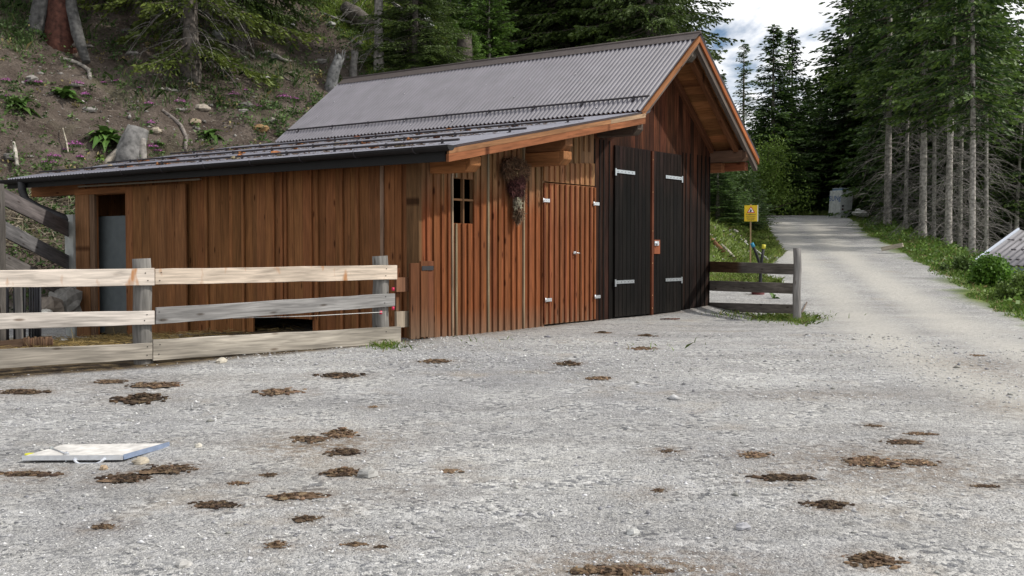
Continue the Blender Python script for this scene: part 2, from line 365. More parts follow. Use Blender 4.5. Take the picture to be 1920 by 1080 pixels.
DUNG = [(270, 742, 100, 22, 'large brown dung heap nearest the fence middle post, in front of a paler one'), (290, 719, 90, 12, 'flat brown dung smear just behind the large heap below the fence'), (205, 714, 60, 9, 'small row of dung crumbs close under the pale fence'), (40, 733, 95, 10, 'thin dung smear at the left edge below the fence'),
 (525, 731, 85, 16, 'brown dung patch in front of the fence, below the feeding gap'), (637, 702, 80, 10, 'flat dung patch near the right end of the pale fence'), (818, 675, 58, 9, 'dung patch in front of the small window'), (1067, 679, 52, 14, 'dark round dung patch below the brown door'),
 (1205, 652, 50, 9, 'dark dung strip below the black doors'), (1212, 628, 36, 7, 'small dung strip close to the black doors'), (1130, 622, 30, 8, 'small dung lump at the foot of the brown door'), (1125, 708, 50, 7, 'faint dung smear below the dark round patch'),
 (640, 806, 62, 34, 'tall crumbly dung heap left of the middle'), (585, 818, 60, 22, 'scattered dung crumbs left of the tall crumbly heap'), (645, 843, 70, 18, 'loose dung crumbs in front of the tall crumbly heap'), (645, 882, 78, 22, 'brown dung heap beside the large round stone'),
 (318, 873, 95, 26, 'dark dung heap just right of the silver plate'), (232, 891, 88, 22, 'brown dung heap in front of the silver plate'), (55, 888, 110, 8, 'long thin dung smear in front of the plate at the left edge'), (445, 905, 40, 9, 'small dung crumbs between plate and stone'),
 (505, 888, 32, 10, 'small dark dung crumbs right of the plate'), (405, 943, 92, 16, 'flat brown dung patch in the left foreground'), (560, 928, 100, 14, 'long dung patch above the compact flat one'), (575, 969, 58, 15, 'compact flat dung pat in the left foreground'),
 (197, 985, 50, 14, 'small dung pat in the lower left corner area'), (520, 1018, 45, 18, 'dark two-part dung lump near the bottom edge'), (665, 1019, 50, 9, 'small dung crumbs near the bottom edge'), (716, 1024, 24, 8, 'single dung crumb near the bottom edge'),
 (845, 880, 36, 11, 'small dark dung crumb cluster in the middle'), (1415, 848, 60, 18, 'crumbly dung patch right of the middle'), (1465, 893, 105, 13, 'long thin dung trail in the right foreground'), (1550, 943, 85, 16, 'flat dark dung pat in the right foreground'),
 (1630, 858, 95, 30, 'largest dung patch in the scattered group on the right'), (1690, 826, 70, 12, 'dark thin dung strip behind the right group'), (1722, 863, 68, 16, 'compact dung pat at the right of the scattered group'), (1722, 812, 50, 7, 'farthest thin dung strip of the right group'),
 (1845, 910, 50, 7, 'small flat dung pat near the right edge'), (1637, 1043, 100, 36, 'big dark dung pat near the lower right corner'), (1235, 917, 25, 11, 'single dark dung crumb in the centre foreground'), (1253, 845, 36, 6, 'faint small dung smear in the centre'),
 (1160, 1068, 170, 18, 'wide scattered dung at the bottom edge'), (1830, 665, 30, 5, 'small dark pat on the pale wheel track'), (700, 762, 20, 5, 'tiny dung crumb between the fence and the tall heap'), (1640, 797, 35, 6, 'faint small dung pat behind the right group')]
stain = np.zeros_like(X)
for px, py, w_, h_, lb in DUNG:
    p = G(px, py+h_*.25); rx = max(.09, w_*.5*p.y/FP); stain = np.maximum(stain, (.55+.45*min(1, w_/80))*np.exp(-(((X-p.x)/(rx*1.5))**2+((Y-p.y)/(rx*1.15))**2)))
for px, py, a, b_, k_ in ((1190, 1065, .5, .25, 1), (1650, 870, .6, .5, .9), (600, 830, .5, .45, .8), (1560, 740, .8, .25, .5), (1850, 690, .5, .9, .7), (760, 915, .35, .3, .35), (1880, 760, .3, .4, .6), (300, 725, .8, .4, .5), (1750, 900, .7, .4, .45)):
    p = G(px, py); stain = np.maximum(stain, k_*np.exp(-(((X-p.x)/a)**2+((Y-p.y)/b_)**2)))
gu = (X-1.19)*math.cos(math.atan2(.807, .591))+(Y-15.6)*math.sin(math.atan2(.807, .591)); gv = -(X-1.19)*math.sin(math.atan2(.807, .591))+(Y-15.6)*math.cos(math.atan2(.807, .591))
stain = np.maximum(stain, .75*np.exp(-((gv+.02)/.16)**2)*(gu > -4.2)*(gu < 3.8))
stain = np.clip(stain*(1+1.6*nz1), 0, 1)
# tracks
def pdist(pts):
    P = [G(a, b) for a, b in pts]; best = np.full(X.shape, 1e9)
    for p, q in zip(P[:-1], P[1:]):
        dx, dy = q.x-p.x, q.y-p.y; t = np.clip(((X-p.x)*dx+(Y-p.y)*dy)/(dx*dx+dy*dy), 0, 1); best = np.minimum(best, np.hypot(X-p.x-t*dx, Y-p.y-t*dy))
    return best
l1 = pdist([(1468, 414), (1476, 440), (1500, 480), (1545, 530), (1605, 590), (1690, 655), (1800, 705), (2000, 780)]); l2 = pdist([(1525, 414), (1540, 440), (1585, 480), (1650, 525), (1740, 585), (1850, 635), (2000, 690)])
track = np.maximum(np.exp(-(l1/.46)**2), np.exp(-(l2/.48)**2)); road_all = sm(1.5, .9, np.minimum(l1, l2))
track = np.clip(np.maximum(track, .12*road_all)*(1+.9*nz1), 0, 1)
# mud along the fence and straw in the paddock
FA = np.array([-1.234, 11.96]); FD = np.array([-.79, -.613]); FNn = np.array([-.613, .79])
fs = (X-FA[0])*FD[0]+(Y-FA[1])*FD[1]; fn = (X-FA[0])*FNn[0]+(Y-FA[1])*FNn[1]
mud = sm(-.28, 0, fn+nz1*.5)*sm(4.6, 3.6, fn-fs*.0-0)*sm(-1.2, .1, fs+nz1)*(1-hillm)
mud = np.clip(mud, 0, 1)
mask = np.zeros((len(V), 4), np.float32); mask[:, 0] = grass.ravel(); mask[:, 1] = np.clip(earth, 0, 1).ravel(); mask[:, 2] = track.ravel(); mask[:, 3] = 1
ii = np.arange(ny-1)[:, None]*nx+np.arange(nx-1)[None]
FQ = np.stack([ii, ii+1, ii+nx+1, ii+nx], -1)
fcx = (X[:-1, :-1]+X[1:, 1:])/2; fcy = (Y[:-1, :-1]+Y[1:, 1:])/2
fT = toe_dist(fcx, fcy); fR = fcx-np.interp(fcy, *RR); fL = fcx-np.interp(fcy, *RL)
isroad = (fR < .1) & (fL > -.1) & (fcy > 17) & (fcy < 80)
ishill = (fT > 0) & ~isroad
isyard = (~isroad) & (~ishill) & (fcy < 26) & (fcy > -10) & (fcx > -14) & (fR < .1)
isground = ~(isroad | ishill | isyard)
for nm, sel in (('gravel_yard', isyard), ('road', isroad), ('hillside', ishill), ('ground', isground)):
    F = FQ[sel]; used = np.unique(F); remap = np.full(len(V), -1); remap[used] = np.arange(len(used))
    me = mesh_np(nm, V[used], remap[F], smooth=True)
    at_ = me.attributes.new('mask', 'FLOAT_COLOR', 'POINT'); at_.data.foreach_set('color', mask[used].ravel())
    at_ = me.attributes.new('mud', 'FLOAT', 'POINT'); at_.data.foreach_set('value', mud.ravel()[used].astype(np.float32))
    at_ = me.attributes.new('stain', 'FLOAT', 'POINT'); at_.data.foreach_set('value', stain.ravel()[used].astype(np.float32))
    tag(link_mesh(nm, me, M_GROUND), kind='structure')
nrg = np.random.default_rng(3)
def scatter_tris(name, mat, P, L, Wd, D, tint, label, cat):
    """thin straws: points P, direction D"""
    n = len(P); S = np.cross(D, nrg.normal(size=(n, 3))); S /= np.linalg.norm(S, axis=1)[:, None]; S *= Wd[:, None]
    v = np.stack([P-S, P+S, P+D*L[:, None]+S*.4, P+D*L[:, None]-S*.4], 1).reshape(-1, 3); F = np.arange(4*n).reshape(-1, 4)
    return tag(link_mesh(name, mesh_np(name, v, F, np.repeat(tint, 4, 0)), mat), label, cat, kind='stuff')
# ------------------------------------------------------------------ barn (local frame: X along the gable front, Y to the back, Z up)
AB = math.atan2(.807, .591)
barn = empty('wooden_barn', (1.19, 15.6, 0), AB, 'weathered brown wooden barn with black double doors, corrugated metal roof and lean-to', 'barn')
def tj(c, j=.15):
    q = 1+rnd.uniform(-j, j); return tuple(max(0, x*q*(1+rnd.uniform(-.05, .05))) for x in c)
XE, ZE = .117, 1.966; XR, ZR = 1.86, 3.295; XE2 = 4.12; ZE2 = ZR-.77*(XE2-XR)
def zmain(x): return ZR-.765*abs(x-XR)
def zlean(x): return 1.93+(x-XE)*.1895
RED = (.205, .070, .026); PALE = (.26, .145, .072); BRN = (.24, .102, .040); GREY = (.30, .25, .20)  # PALE: protected upper boards, colour also lightened to soften the verge shadow on them
def bplank(mb, u0, u1, zb, z0, z1, d0, d1, col, face='B', low=(.20, .13, .085), coltop=None, zsw=.75):
    """vertical board; face B: in the X-Z plane (front), face A: in the Y-Z plane"""
    if face == 'B':
        bot = [(u0, d0, zb), (u1, d0, zb), (u1, d1, zb), (u0, d1, zb)]; top = [(u0, d0, z0), (u1, d0, z1), (u1, d1, z1), (u0, d1, z0)]
    else:
        bot = [(d0, u1, zb), (d0, u0, zb), (d1, u0, zb), (d1, u1, zb)]; top = [(d0, u1, z1), (d0, u0, z0), (d1, u0, z0), (d1, u1, z1)]
    if coltop is None: mb.hexa(bot, top, col); return
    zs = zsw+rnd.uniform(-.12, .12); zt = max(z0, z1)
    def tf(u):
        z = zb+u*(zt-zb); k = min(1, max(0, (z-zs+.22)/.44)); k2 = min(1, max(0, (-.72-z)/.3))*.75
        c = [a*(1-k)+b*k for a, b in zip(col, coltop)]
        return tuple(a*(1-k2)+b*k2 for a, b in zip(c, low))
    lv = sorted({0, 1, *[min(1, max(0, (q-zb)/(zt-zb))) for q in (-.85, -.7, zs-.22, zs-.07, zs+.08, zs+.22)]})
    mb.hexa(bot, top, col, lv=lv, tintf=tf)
# front wall of the lean-to (board and batten), with a window opening
def spans(u0, u1, holes, zb, zt):
    """vertical pieces of a board that miss the holes"""
    out = [(zb, zt)]
    for a, b, c, d in holes:
        if u1 > a+.01 and u0 < b-.01:
            n = []
            for p, q in out:
                if c > p: n.append((p, min(c, q)))
                if d < q: n.append((max(d, p), q))
            out = [s for s in n if s[1]-s[0] > .02]
    return out
GB = lambda x: gz(*(np.array([1.19, 15.6])+x*np.array([math.cos(AB), math.sin(AB)])))
WIN = (-3.24, -2.80, .33, .87)
mb = MB(); u = -3.81
edges = [-3.81]
while edges[-1] < -1.36: edges.append(edges[-1]+rnd.uniform(.115, .155))
edges = [e for e in edges if not (WIN[0]-.05 < e < WIN[0]+.05 or WIN[1]-.05 < e < WIN[1]+.05)]+[WIN[0], WIN[1], -1.33, ]
edges = sorted(e for e in edges if e <= -1.33)
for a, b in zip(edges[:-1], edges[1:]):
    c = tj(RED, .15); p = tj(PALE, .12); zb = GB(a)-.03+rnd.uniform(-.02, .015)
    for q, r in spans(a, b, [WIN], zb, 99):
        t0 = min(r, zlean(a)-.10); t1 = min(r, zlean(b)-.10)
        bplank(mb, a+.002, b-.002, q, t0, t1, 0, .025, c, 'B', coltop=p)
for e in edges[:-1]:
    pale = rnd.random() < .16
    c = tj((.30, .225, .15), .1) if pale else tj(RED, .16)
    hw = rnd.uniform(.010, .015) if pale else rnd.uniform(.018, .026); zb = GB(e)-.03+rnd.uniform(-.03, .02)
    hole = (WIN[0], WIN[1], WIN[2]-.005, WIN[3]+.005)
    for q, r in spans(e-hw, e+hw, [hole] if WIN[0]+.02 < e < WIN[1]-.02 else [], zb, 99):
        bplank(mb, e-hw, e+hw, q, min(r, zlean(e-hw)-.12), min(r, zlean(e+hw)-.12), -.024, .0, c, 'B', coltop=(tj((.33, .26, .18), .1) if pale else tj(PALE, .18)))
# boards above the brown door
for a in np.arange(-1.33, -.03, .13):
    b = min(a+.13, -.02)
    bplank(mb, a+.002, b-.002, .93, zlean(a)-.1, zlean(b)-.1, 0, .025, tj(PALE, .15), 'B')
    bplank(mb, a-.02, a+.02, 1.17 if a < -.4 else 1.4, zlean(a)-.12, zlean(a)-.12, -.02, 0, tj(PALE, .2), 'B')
mb.build('wall', M_WOOD, barn)
# hatch above the door
mb = MB()
for a in np.arange(-1.33, -.06, .128):
    mb.box(a+.002, min(a+.126, -.045), -.026, -.001, .925, 1.165+.19*(a+1.33)*.35, tj((.34, .17, .08), .15)); mb.box(a-.017, a+.017, -.045, -.026, .935, 1.155+.19*(a+1.33)*.35, tj((.30, .14, .065), .15))
mb.build('hatch', M_WOOD, barn)
# brown door
mb = MB()
for a in np.arange(-1.33, -.05, .128):
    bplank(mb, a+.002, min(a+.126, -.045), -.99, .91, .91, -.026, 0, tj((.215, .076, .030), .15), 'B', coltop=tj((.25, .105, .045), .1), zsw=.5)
    bplank(mb, a-.017, a+.019, -.98, .90, .90, -.048, -.026, tj((.19, .066, .028), .2), 'B')
bplank(mb, -.085, -.045, -.98, .9, .9, -.048, -.026, tj(RED), 'B')
bd = mb.build('door', M_WOOD, barn)
for x, z in ((-1.31, .67), (-1.26, -.66), (-.05, .67), (-.01, -.66)):
    m = MB(); m.box(x-.07, x+.08, -.056, -.049, z-.022, z+.022, (.75, .77, .8))
    for k in (-.045, 0, .05): m.tube([(x+k, -.056, z), (x+k, -.061, z)], .006, 6, (.5, .5, .52))
    m.tube([(x-.075, -.058, z-.03), (x-.075, -.058, z+.03)], .009, 8, (.7, .7, .72)); m.build('hinge', M_METAL, bd)
m = MB(); m.box(-.64, -.58, -.056, -.049, -.045, -.01, (.75, .77, .8)); m.tube([(-.61, -.056, -.03), (-.61, -.09, -.03), (-.55, -.09, -.035)], .008, 8, (.8, .8, .8)); m.build('handle', M_METAL, bd)
# window
mb = MB(); mb.box(-3.032, -3.006, -.01, .03, WIN[2], WIN[3], (.22, .12, .06)); mb.box(WIN[0], -3.033, -.006, .026, .603, .627, (.26, .14, .07)); mb.box(-3.005, WIN[1], -.006, .026, .603, .627, (.26, .14, .07))
wn = mb.build('window', M_WOOD, barn)
mb = MB(); cf = tj((.32, .18, .1))
mb.box(WIN[0]-.028, WIN[0], .026, .07, WIN[2]-.03, WIN[3]+.03, cf); mb.box(WIN[1], WIN[1]+.028, .026, .07, WIN[2]-.03, WIN[3]+.03, cf)
mb.box(WIN[0], WIN[1], .027, .069, WIN[2]-.03, WIN[2], cf); mb.box(WIN[0], WIN[1], .027, .069, WIN[3], WIN[3]+.03, cf); mb.build('frame', M_WOOD, wn)
# black gable wall
BK = (.0075, .006, .0050); RDK = (.080, .027, .013)
mb = MB(); x = -.02
while x < 3.72:
    b = min(x+rnd.uniform(.11, .16), 3.725); n = 4
    a0 = x; xs = [x, XR, b] if x < XR < b else [x, b]
    for p, q in zip(xs[:-1], xs[1:]):
        inside = .5 < (p+q)/2 < 2.62
        zb = 1.54 if inside else GB(p)-.02+rnd.uniform(-.02, .01)
        side = .6 if q < .52 else (.25 if p > 2.6 else 0)
        cl = tuple(a*(1-side*.5)+b2*side*.5 for a, b2 in zip(BK, RDK)); ct = tj(RDK, .45)
        zt0, zt1 = zmain(p)-.10, zmain(q)-.10
        bot = [(p+.0015, 0, zb), (q-.0015, 0, zb), (q-.0015, .025, zb), (p+.0015, .025, zb)]; top = [(p+.0015, 0, zt0), (q-.0015, 0, zt1), (q-.0015, .025, zt1), (p+.0015, .025, zt0)]
        cl2 = tj(cl, .4); zt = (zt0+zt1)/2
        def tf(u, zb=zb, zt=zt, cl2=cl2, ct=ct):
            z = zb+u*(zt-zb); k = min(1, max(0, (z-.6)/1.3)); return tuple(a*(1-k)+c*k for a, c in zip(cl2, ct))
        mb.hexa(bot, top, cl, lv=[0, .3, .5, .65, .8, 1], tintf=tf)
    if not (.5 < x < 2.62) and rnd.random() < .9: mb.box(x-.013, x+.013, -.010, 0, GB(x)-.01, min(zmain(x)-.12, 1.6), tj(BK, .5))
    x = b
mb.build('wall', M_DARK, barn)
# lean-to side wall (A), with doorway and feed gap
mb = MB(); y = .0
GA = lambda yy: gz(*(np.array([1.19, 15.6])-3.81*np.array([math.cos(AB), math.sin(AB)])+yy*np.array([-math.sin(AB), math.cos(AB)])))
DO = (5.66, 6.40, -2, .83); HOLE = (1.78, 2.9, -2, -.86)
ytop = zlean(-3.81)-.085
y = 0.0
while y < 6.88:
    b = y+rnd.choice([.07, .11, .13, .16, .17])
    for c_ in (DO[0], DO[1], 6.88, HOLE[0], HOLE[1]):
        if y < c_ < b+.03: b = c_
    c = tj(BRN, .14)
    dp = rnd.choice([0, .004])
    for q, r in spans(y, b, [DO, HOLE], GA(y)-.03+rnd.uniform(0, .03) if y < 5 else GA(y), ytop):
        bplank(mb, y+.002, b-.002, q, r, r, -3.81-dp, -3.785, c, 'A')
    if rnd.random() < .4 and y > .05 and not (DO[0]-.03 < y < DO[1]+.03):
        for q, r in spans(y-.02, y+.02, [HOLE], GA(y)-.01, ytop-.01): bplank(mb, y-.022, y+.022, q, r, r, -3.845, -3.8225, tj((.26, .18, .115), .1) if rnd.random() < .13 else tj(BRN, .16), 'A')
    y = b
mb.build('wall', M_WOOD, barn)
# hidden rear and side walls close the building
mb = MB()
for x in np.arange(-3.8, 3.7, .25): mb.box(x, x+.248, 6.45 if x > 0 else 6.86, 6.48 if x > 0 else 6.885, -1.6, (zmain(x+.12) if x > 0 else zlean(x))-.3, tj(BRN))
for yy in np.arange(.03, 6.4, .25): mb.box(3.70, 3.725, yy, yy+.248, -1.4, zmain(3.72)-.12, tj(BK, .5))
mb.build('wall', M_WOOD, barn)
m = MB(); m.box(-3.7, 3.65, .1, 6.4, -1.25, -1.12, (.10, .08, .05)); m.build('floor', M_CONC, barn)
# sliding door panel, door track, grey inner panel, post
mb = MB(); yy = 4.19
for wd in (.24, .2, .19, .19, .19, .2, .18):
    bplank(mb, yy+.003, min(yy+wd, 5.58)-.003, -1.19, .92, .92, -3.885, -3.86, tj((.23, .105, .044), .08), 'A'); yy += wd
sd = mb.build('sliding_door', M_WOOD, barn)
m = MB(); m.beam((-3.905, 3.83, .965), (-3.905, 6.72, .965), .03, .022, tint=(.45, .42, .36)); m.build('door_track', M_METAL, barn)
m = MB(); m.box(-3.66, -3.64, 5.4, 6.86, -1.25, .52, (.13, .15, .155)); m.build('inner_panel', M_BLACK, barn)
m = MB(); m.box(-3.86, -3.8125, 6.40, 6.52, -1.35, .88, tj((.14, .09, .055))); m.box(-3.87, -3.8125, 6.53, 6.88, -1.35, .93, tj((.24, .12, .055))); m.box(-3.88, -3.8125, 5.58, 6.88, .84, .93, tj(BRN)); m.build('door_frame', M_WOOD, barn, .004)
m = MB(); m.box(-3.9, -3.5, 6.89, 7.12, -1.7, .55, (.34, .35, .33)); m.build('concrete_pier', M_CONC, barn)
# corner post at front
m = MB(); m.box(-3.865, -3.8125, -.03, .16, -1.05, ytop-.01, tj((.16, .085, .04))); m.build('corner_board', M_WOOD, barn, .003)
# double black doors
for x0, x1 in ((.51, 1.575), (1.66, 2.61)):
    mb = MB(); x = x0
    while x < x1-.01:
        b = min(x+rnd.uniform(.1, .125), x1)
        if x1-b < .04: b = x1
        bplank(mb, x+.001, b-.001, -.98, 1.55, 1.55-.0, -.03, -.002, tj(BK, .3), 'B', low=(.014, .012, .010), coltop=tj((.018, .010, .008), .5), zsw=1.1); mb.box(x+.004, x+.009, -.033, -.03, -.97, 1.53, tj(BK, .4)); x = b
    d = mb.build('door', M_DARK, barn)
    for z, s in ((1.17, .56), (-.465, .55)):
        m = MB(); xa = x0+.0 if x0 < 1 else x1-s; xb = xa+s
        m.box(xa, xb, -.045, -.0365, z-.025, z+.025, (.55, .58, .60)); xp = xa if x0 < 1 else xb; m.box(xp-.018, xp+.018, -.048, -.0365, z-.065, z+.04, (.55, .58, .60))
        for k in range(5): m.tube([(xa+.06+k*.105, -.045, z), (xa+.06+k*.105, -.051, z)], .008, 6, (.3, .3, .32))
        m.build('hinge', M_METAL, d)
    if x0 > 1:
        m = MB(); m.box(1.67, 1.86, -.048, -.0365, -.05, .17, (.26, .085, .04)); m.build('lock_board', M_WOOD, d); m = MB(); m.box(1.665, 1.80, -.062, -.049, .08, .15, (.7, .72, .75)); m.tube([(1.73, -.062, .11), (1.73, -.09, .11)], .025, 10, (.8, .82, .84)); m.build('lock', M_METAL, d)
m = MB(); m.box(1.59, 1.65, -.052, -.002, -1.0, 1.54, (.11, .036, .018))
for z in (-.9, -.7, -.2, .3, .9, 1.4): m.box(1.607, 1.617, -.055, -.052, z, z+.014, (.7, .4, .2))
m.build('door_strip', M_WOOD, barn)
# roof
def corrug(P00, P10, P01, P11, n, amp=.017, seg=8, th=.004):
    """P00->P01 along the ridge with n waves, P00->P10 down the slope"""
    P00, P10, P01, P11 = [Vector(p) for p in (P00, P10, P01, P11)]
    nrm = (P01-P00).cross(P10-P00).normalized()
    if nrm.z < 0: nrm = -nrm
    v = []; cnt = n*seg+1
    for side in (1, 0):
        for i in range(cnt):
            t = i/(cnt-1); h = amp*math.cos(2*math.pi*n*t)
            for a, b in ((P00, P01), (P10, P11)): v.append(a.lerp(b, t)+nrm*(h+(0 if side else -th)))
    v = np.array(v); i = np.arange(cnt-1)*2; F = np.stack([i, i+1, i+3, i+2], 1)
    if (v[F[0][1]]-v[F[0][0]]).dot(v[0]*0+1) is None: pass
    o = 2*cnt; F2 = F[:, ::-1]+o
    E = np.stack([i+1, i+1+o, i+3+o, i+3], 1); E2 = np.stack([i, i+2, i+2+o, i+o], 1)
    return v, np.concatenate([F, F2, E, E2])
def roof(name, args, n, tint, parent, **k):
    v, F = corrug(*args, n, **k); me = mesh_np(name, v, F, np.tile(tint, (len(v), 1)), v, smooth=True)
    me.set_sharp_from_angle(angle=R(60)) if hasattr(me, 'set_sharp_from_angle') else None
    return link_mesh(name, me, M_SHEET, parent)
YF = -.72; RT = (.15, .142, .162)
r1 = roof('roof', ((XR-.03, YF, ZR-.005), (XE-.02, YF, ZE), (XR-.03, 6.86, ZR-.005), (XE-.02, 6.86, ZE)), 95, RT, barn)
r2 = roof('roof', ((XR+.03, YF, ZR-.005), (XE2, YF, zmain(XE2)), (XR+.03, 6.86, ZR-.005), (XE2, 6.86, zmain(XE2))), 98, RT, barn)
r3 = roof('roof', ((.34, YF, zlean(.34)+.0), (-4.16, YF, zlean(-4.16)), (.34, 8.27, zlean(.34)+.0), (-4.16, 8.27, zlean(-4.16))), 118, (.175, .175, .21), barn)
m = MB()
for sx in (-1, 1): m.hexa([(XR, YF-.01, ZR+.03), (XR+sx*.17, YF-.01, ZR-.095), (XR+sx*.17, YF-.01, ZR-.089), (XR, YF-.01, ZR+.038)], [(XR, 6.88, ZR+.03), (XR+sx*.17, 6.88, ZR-.095), (XR+sx*.17, 6.88, ZR-.089), (XR, 6.88, ZR+.038)], (.085, .07, .065))
m.tube([(XR, YF-.01, ZR+.036), (XR, 6.88, ZR+.036)], .022, 8, (.085, .07, .065)); m.build('ridge_cap', M_BLACK, r1)
for yy in (.15, 1.05, 1.95, 2.85, 3.75, 4.65, 5.55, 6.4):
    for xx in (1.6, 1.15, .72, .24):
        m = MB(); yq = yy+rnd.uniform(-.03, .03); m.tube([(xx, yq, zmain(xx)+.012), (xx-.004, yq, zmain(xx)+.026)], .009, 6, (.45, .45, .47)); m.build('roof_screw', M_METAL, r1)
# snow guards
def guard(ax, y0, y1, zf, par, lift=.065, lean=True):
    m = MB(); z = zf(ax)
    m.tube([(ax, y0, z+lift), (ax, y1, z+lift)], .014, 8, (.045, .04, .045)); g = m.build('snow_guard', M_BLACK, par)
    yy = y0+.25
    while yy < y1:
        m = MB(); m.box(ax-.05, ax+.05, yy-.015, yy+.015, z-.005, z+.012, (.045, .04, .045)); m.box(ax-.012, ax+.012, yy-.012, yy+.012, z+.012, z+lift+.02, (.06, .055, .06)); yy += .87
        m.build('guard_bracket', M_BLACK, g)
guard(.353, -.68, 6.84, zmain, r1, .055)
for ax, y0 in ((-1.17, -.55), (-2.43, -.52), (-3.67, -.47)): guard(ax, y0, 8.2, zlean, r3, .05)
m = MB(); m.tube([(.40, -.70, zlean(.3)+.11), (.40, -.5, zlean(.3)+.11)], .014, 8, (.045, .04, .045)); m.build('guard_stub', M_BLACK, r1)
# verge boards
def slope_board(m, x0, z0, x1, z1, y0, y1, h, tint): m.hexa([(x0, y0, z0-h), (x0, y1, z0-h), (x0, y1, z0), (x0, y0, z0)], [(x1, y0, z1-h), (x1, y1, z1-h), (x1, y1, z1), (x1, y0, z1)], tint)
m = MB(); slope_board(m, XR, ZR-.025, XE-.02, ZE-.02, YF+.003, YF+.03, .085, (.30, .13, .055)); slope_board(m, XR, ZR-.11, XE+.0, ZE-.10, YF+.033, YF+.07, .06, (.12, .09, .075)); m.build('verge_board', M_WOOD, barn)
m = MB(); slope_board(m, XR, ZR-.025, XE2-.01, zmain(XE2)-.02, YF+.003, YF+.03, .085, (.33, .11, .04)); slope_board(m, XR, ZR-.11, XE2-.02, zmain(XE2)-.105, YF+.033, YF+.10, .11, (.13, .105, .09)); m.build('verge_board', M_WOOD, barn)
m = MB(); zz = lambda x: zlean(x)-.015
slope_board(m, -.75, zz(-.75), -4.15, zz(-4.15), YF+.003, YF+.03, .055, (.29, .145, .07)); slope_board(m, XE+.07, zz(XE+.07), -.755, zz(-.755), YF+.003, YF+.03, .055, (.40, .27, .17)); m.build('verge_board', M_WOOD, barn)
m = MB(); slope_board(m, XE+.07, zz(XE+.07)-.057, -4.15, zz(-4.15)-.057, YF+.006, YF+.045, .085, (.25, .095, .042)); m.build('verge_board', M_WOOD, barn)
# soffit boards under the roofs
def soffit(x0, x1, zf, y0, y1, tint, n):
    m = MB()
    for i in range(n):
        a = x0+(x1-x0)*i/n; b = x0+(x1-x0)*(i+.985)/n; za, zb_ = zf(a)-.032, zf(b)-.032; c = tj(tint, .25)
        m.hexa([(a, y0, za-.02), (a, y0, za), (b, y0, zb_), (b, y0, zb_-.02)], [(a, y1, za-.02), (a, y1, za), (b, y1, zb_), (b, y1, zb_-.02)], c)
    m.build('soffit', M_WOOD, barn)
soffit(XR+.01, XE2-.03, zmain, YF+.034, 6.8, (.27, .115, .045), 17); soffit(XE, XR-.01, zmain, YF+.034, 6.8, (.24, .10, .042), 14); soffit(-4.12, XE-.02, zlean, YF+.05, 8.2, (.27, .12, .05), 24)
# rafters and purlins
for yy in (-.52, -.06):
    m = MB(); slope_board(m, XR+.04, ZR-.13, XE2-.12, zmain(XE2-.12)-.1, yy, yy+.09, .13, tj((.15, .06, .028))); m.build('rafter', M_WOOD, barn, .004)
for yy in (1, 2, 3, 4, 5, 6.2, 7.3):
    m = MB(); slope_board(m, -3.7, zlean(-3.7)-.055, -4.08, zlean(-4.08)-.055, yy, yy+.08, .09, tj((.25, .11, .05))); m.build('rafter_tail', M_WOOD, barn)
def purlin(x0, x1, z0, z1, y0, tint, name='purlin'):
    m = MB(); c = .07
    m.hexa([(x0, y0, z0+c), (x1, y0, z0+c), (x1, y0, z1), (x0, y0, z1)], [(x0, y0+c, z0), (x1, y0+c, z0), (x1, y0+c, z1), (x0, y0+c, z1)], tint)
    m.box(x0, x1, y0+c, .6, z0, z1, tint); m.build(name, M_WOOD, barn, .006)
purlin(-3.66, -3.46, .90, 1.075, -.62, (.36, .155, .06)); purlin(-1.72, -1.53, 1.10, 1.27, -.60, (.36, .16, .065)); purlin(-1.71, -1.54, 1.275, 1.47, -.62, (.24, .11, .05))
purlin(.06, .22, 1.63, 1.80, -.66, (.10, .075, .06)); purlin(3.70, 3.88, 1.50, 1.69, -.66, (.13, .075, .05)); purlin(1.78, 1.94, 2.90, 3.10, -.62, (.13, .11, .095))
m = MB(); m.box(3.73, 3.87, -.2, 1.5, 1.33, 1.49, (.22, .09, .04)); m.build('eave_beam', M_WOOD, barn, .005)
m = MB(); m.box(3.89, 4.04, -.55, 4, 1.36, 1.50, (.22, .075, .035)); m.build('eave_beam', M_WOOD, barn, .005)
m = MB(); m.box(-3.80, -3.62, 6.0, 8.22, .86, 1.02, (.24, .105, .045)); m.build('purlin', M_WOOD, barn, .005)
# gutter, fascia and downpipe
def gutter():
    v = []; n = 9; r = .062; ys = np.linspace(-.80, 8.3, 46)
    for y in ys:
        zc = 1.135-.004*y
        for rr in (r, r-.004):
            for k in range(n):
                a = math.pi*k/(n-1); v.append((-4.215-rr*math.cos(a), y, zc-rr*math.sin(a)))
    F = []
    for i in range(len(ys)-1):
        b = i*2*n; c = b+2*n
        for k in range(n-1): F.append((b+k, c+k, c+k+1, b+k+1)); F.append((b+n+k+1, c+n+k+1, c+n+k, b+n+k))
        F.append((b, b+n, c+n, c)); F.append((b+n-1, c+n-1, c+2*n-1, b+2*n-1))
    for b in (0, (len(ys)-1)*2*n): F.append(tuple(b+n+k for k in range(n))); F += [(b+k, b+k+1, b+n+k+1, b+n+k) for k in range(n-1)]
    me = mesh_np('gutter', np.array(v), F, np.tile((.018, .017, .018), (len(v), 1)), smooth=False)
    return link_mesh('gutter', me, M_BLACK, barn)
gt = gutter()
m = MB(); m.box(-4.165, -4.13, -.67, 8.27, zlean(-4.15)-.15, zlean(-4.15)-.016, (.012, .012, .012)); m.build('fascia', M_BLACK, barn)
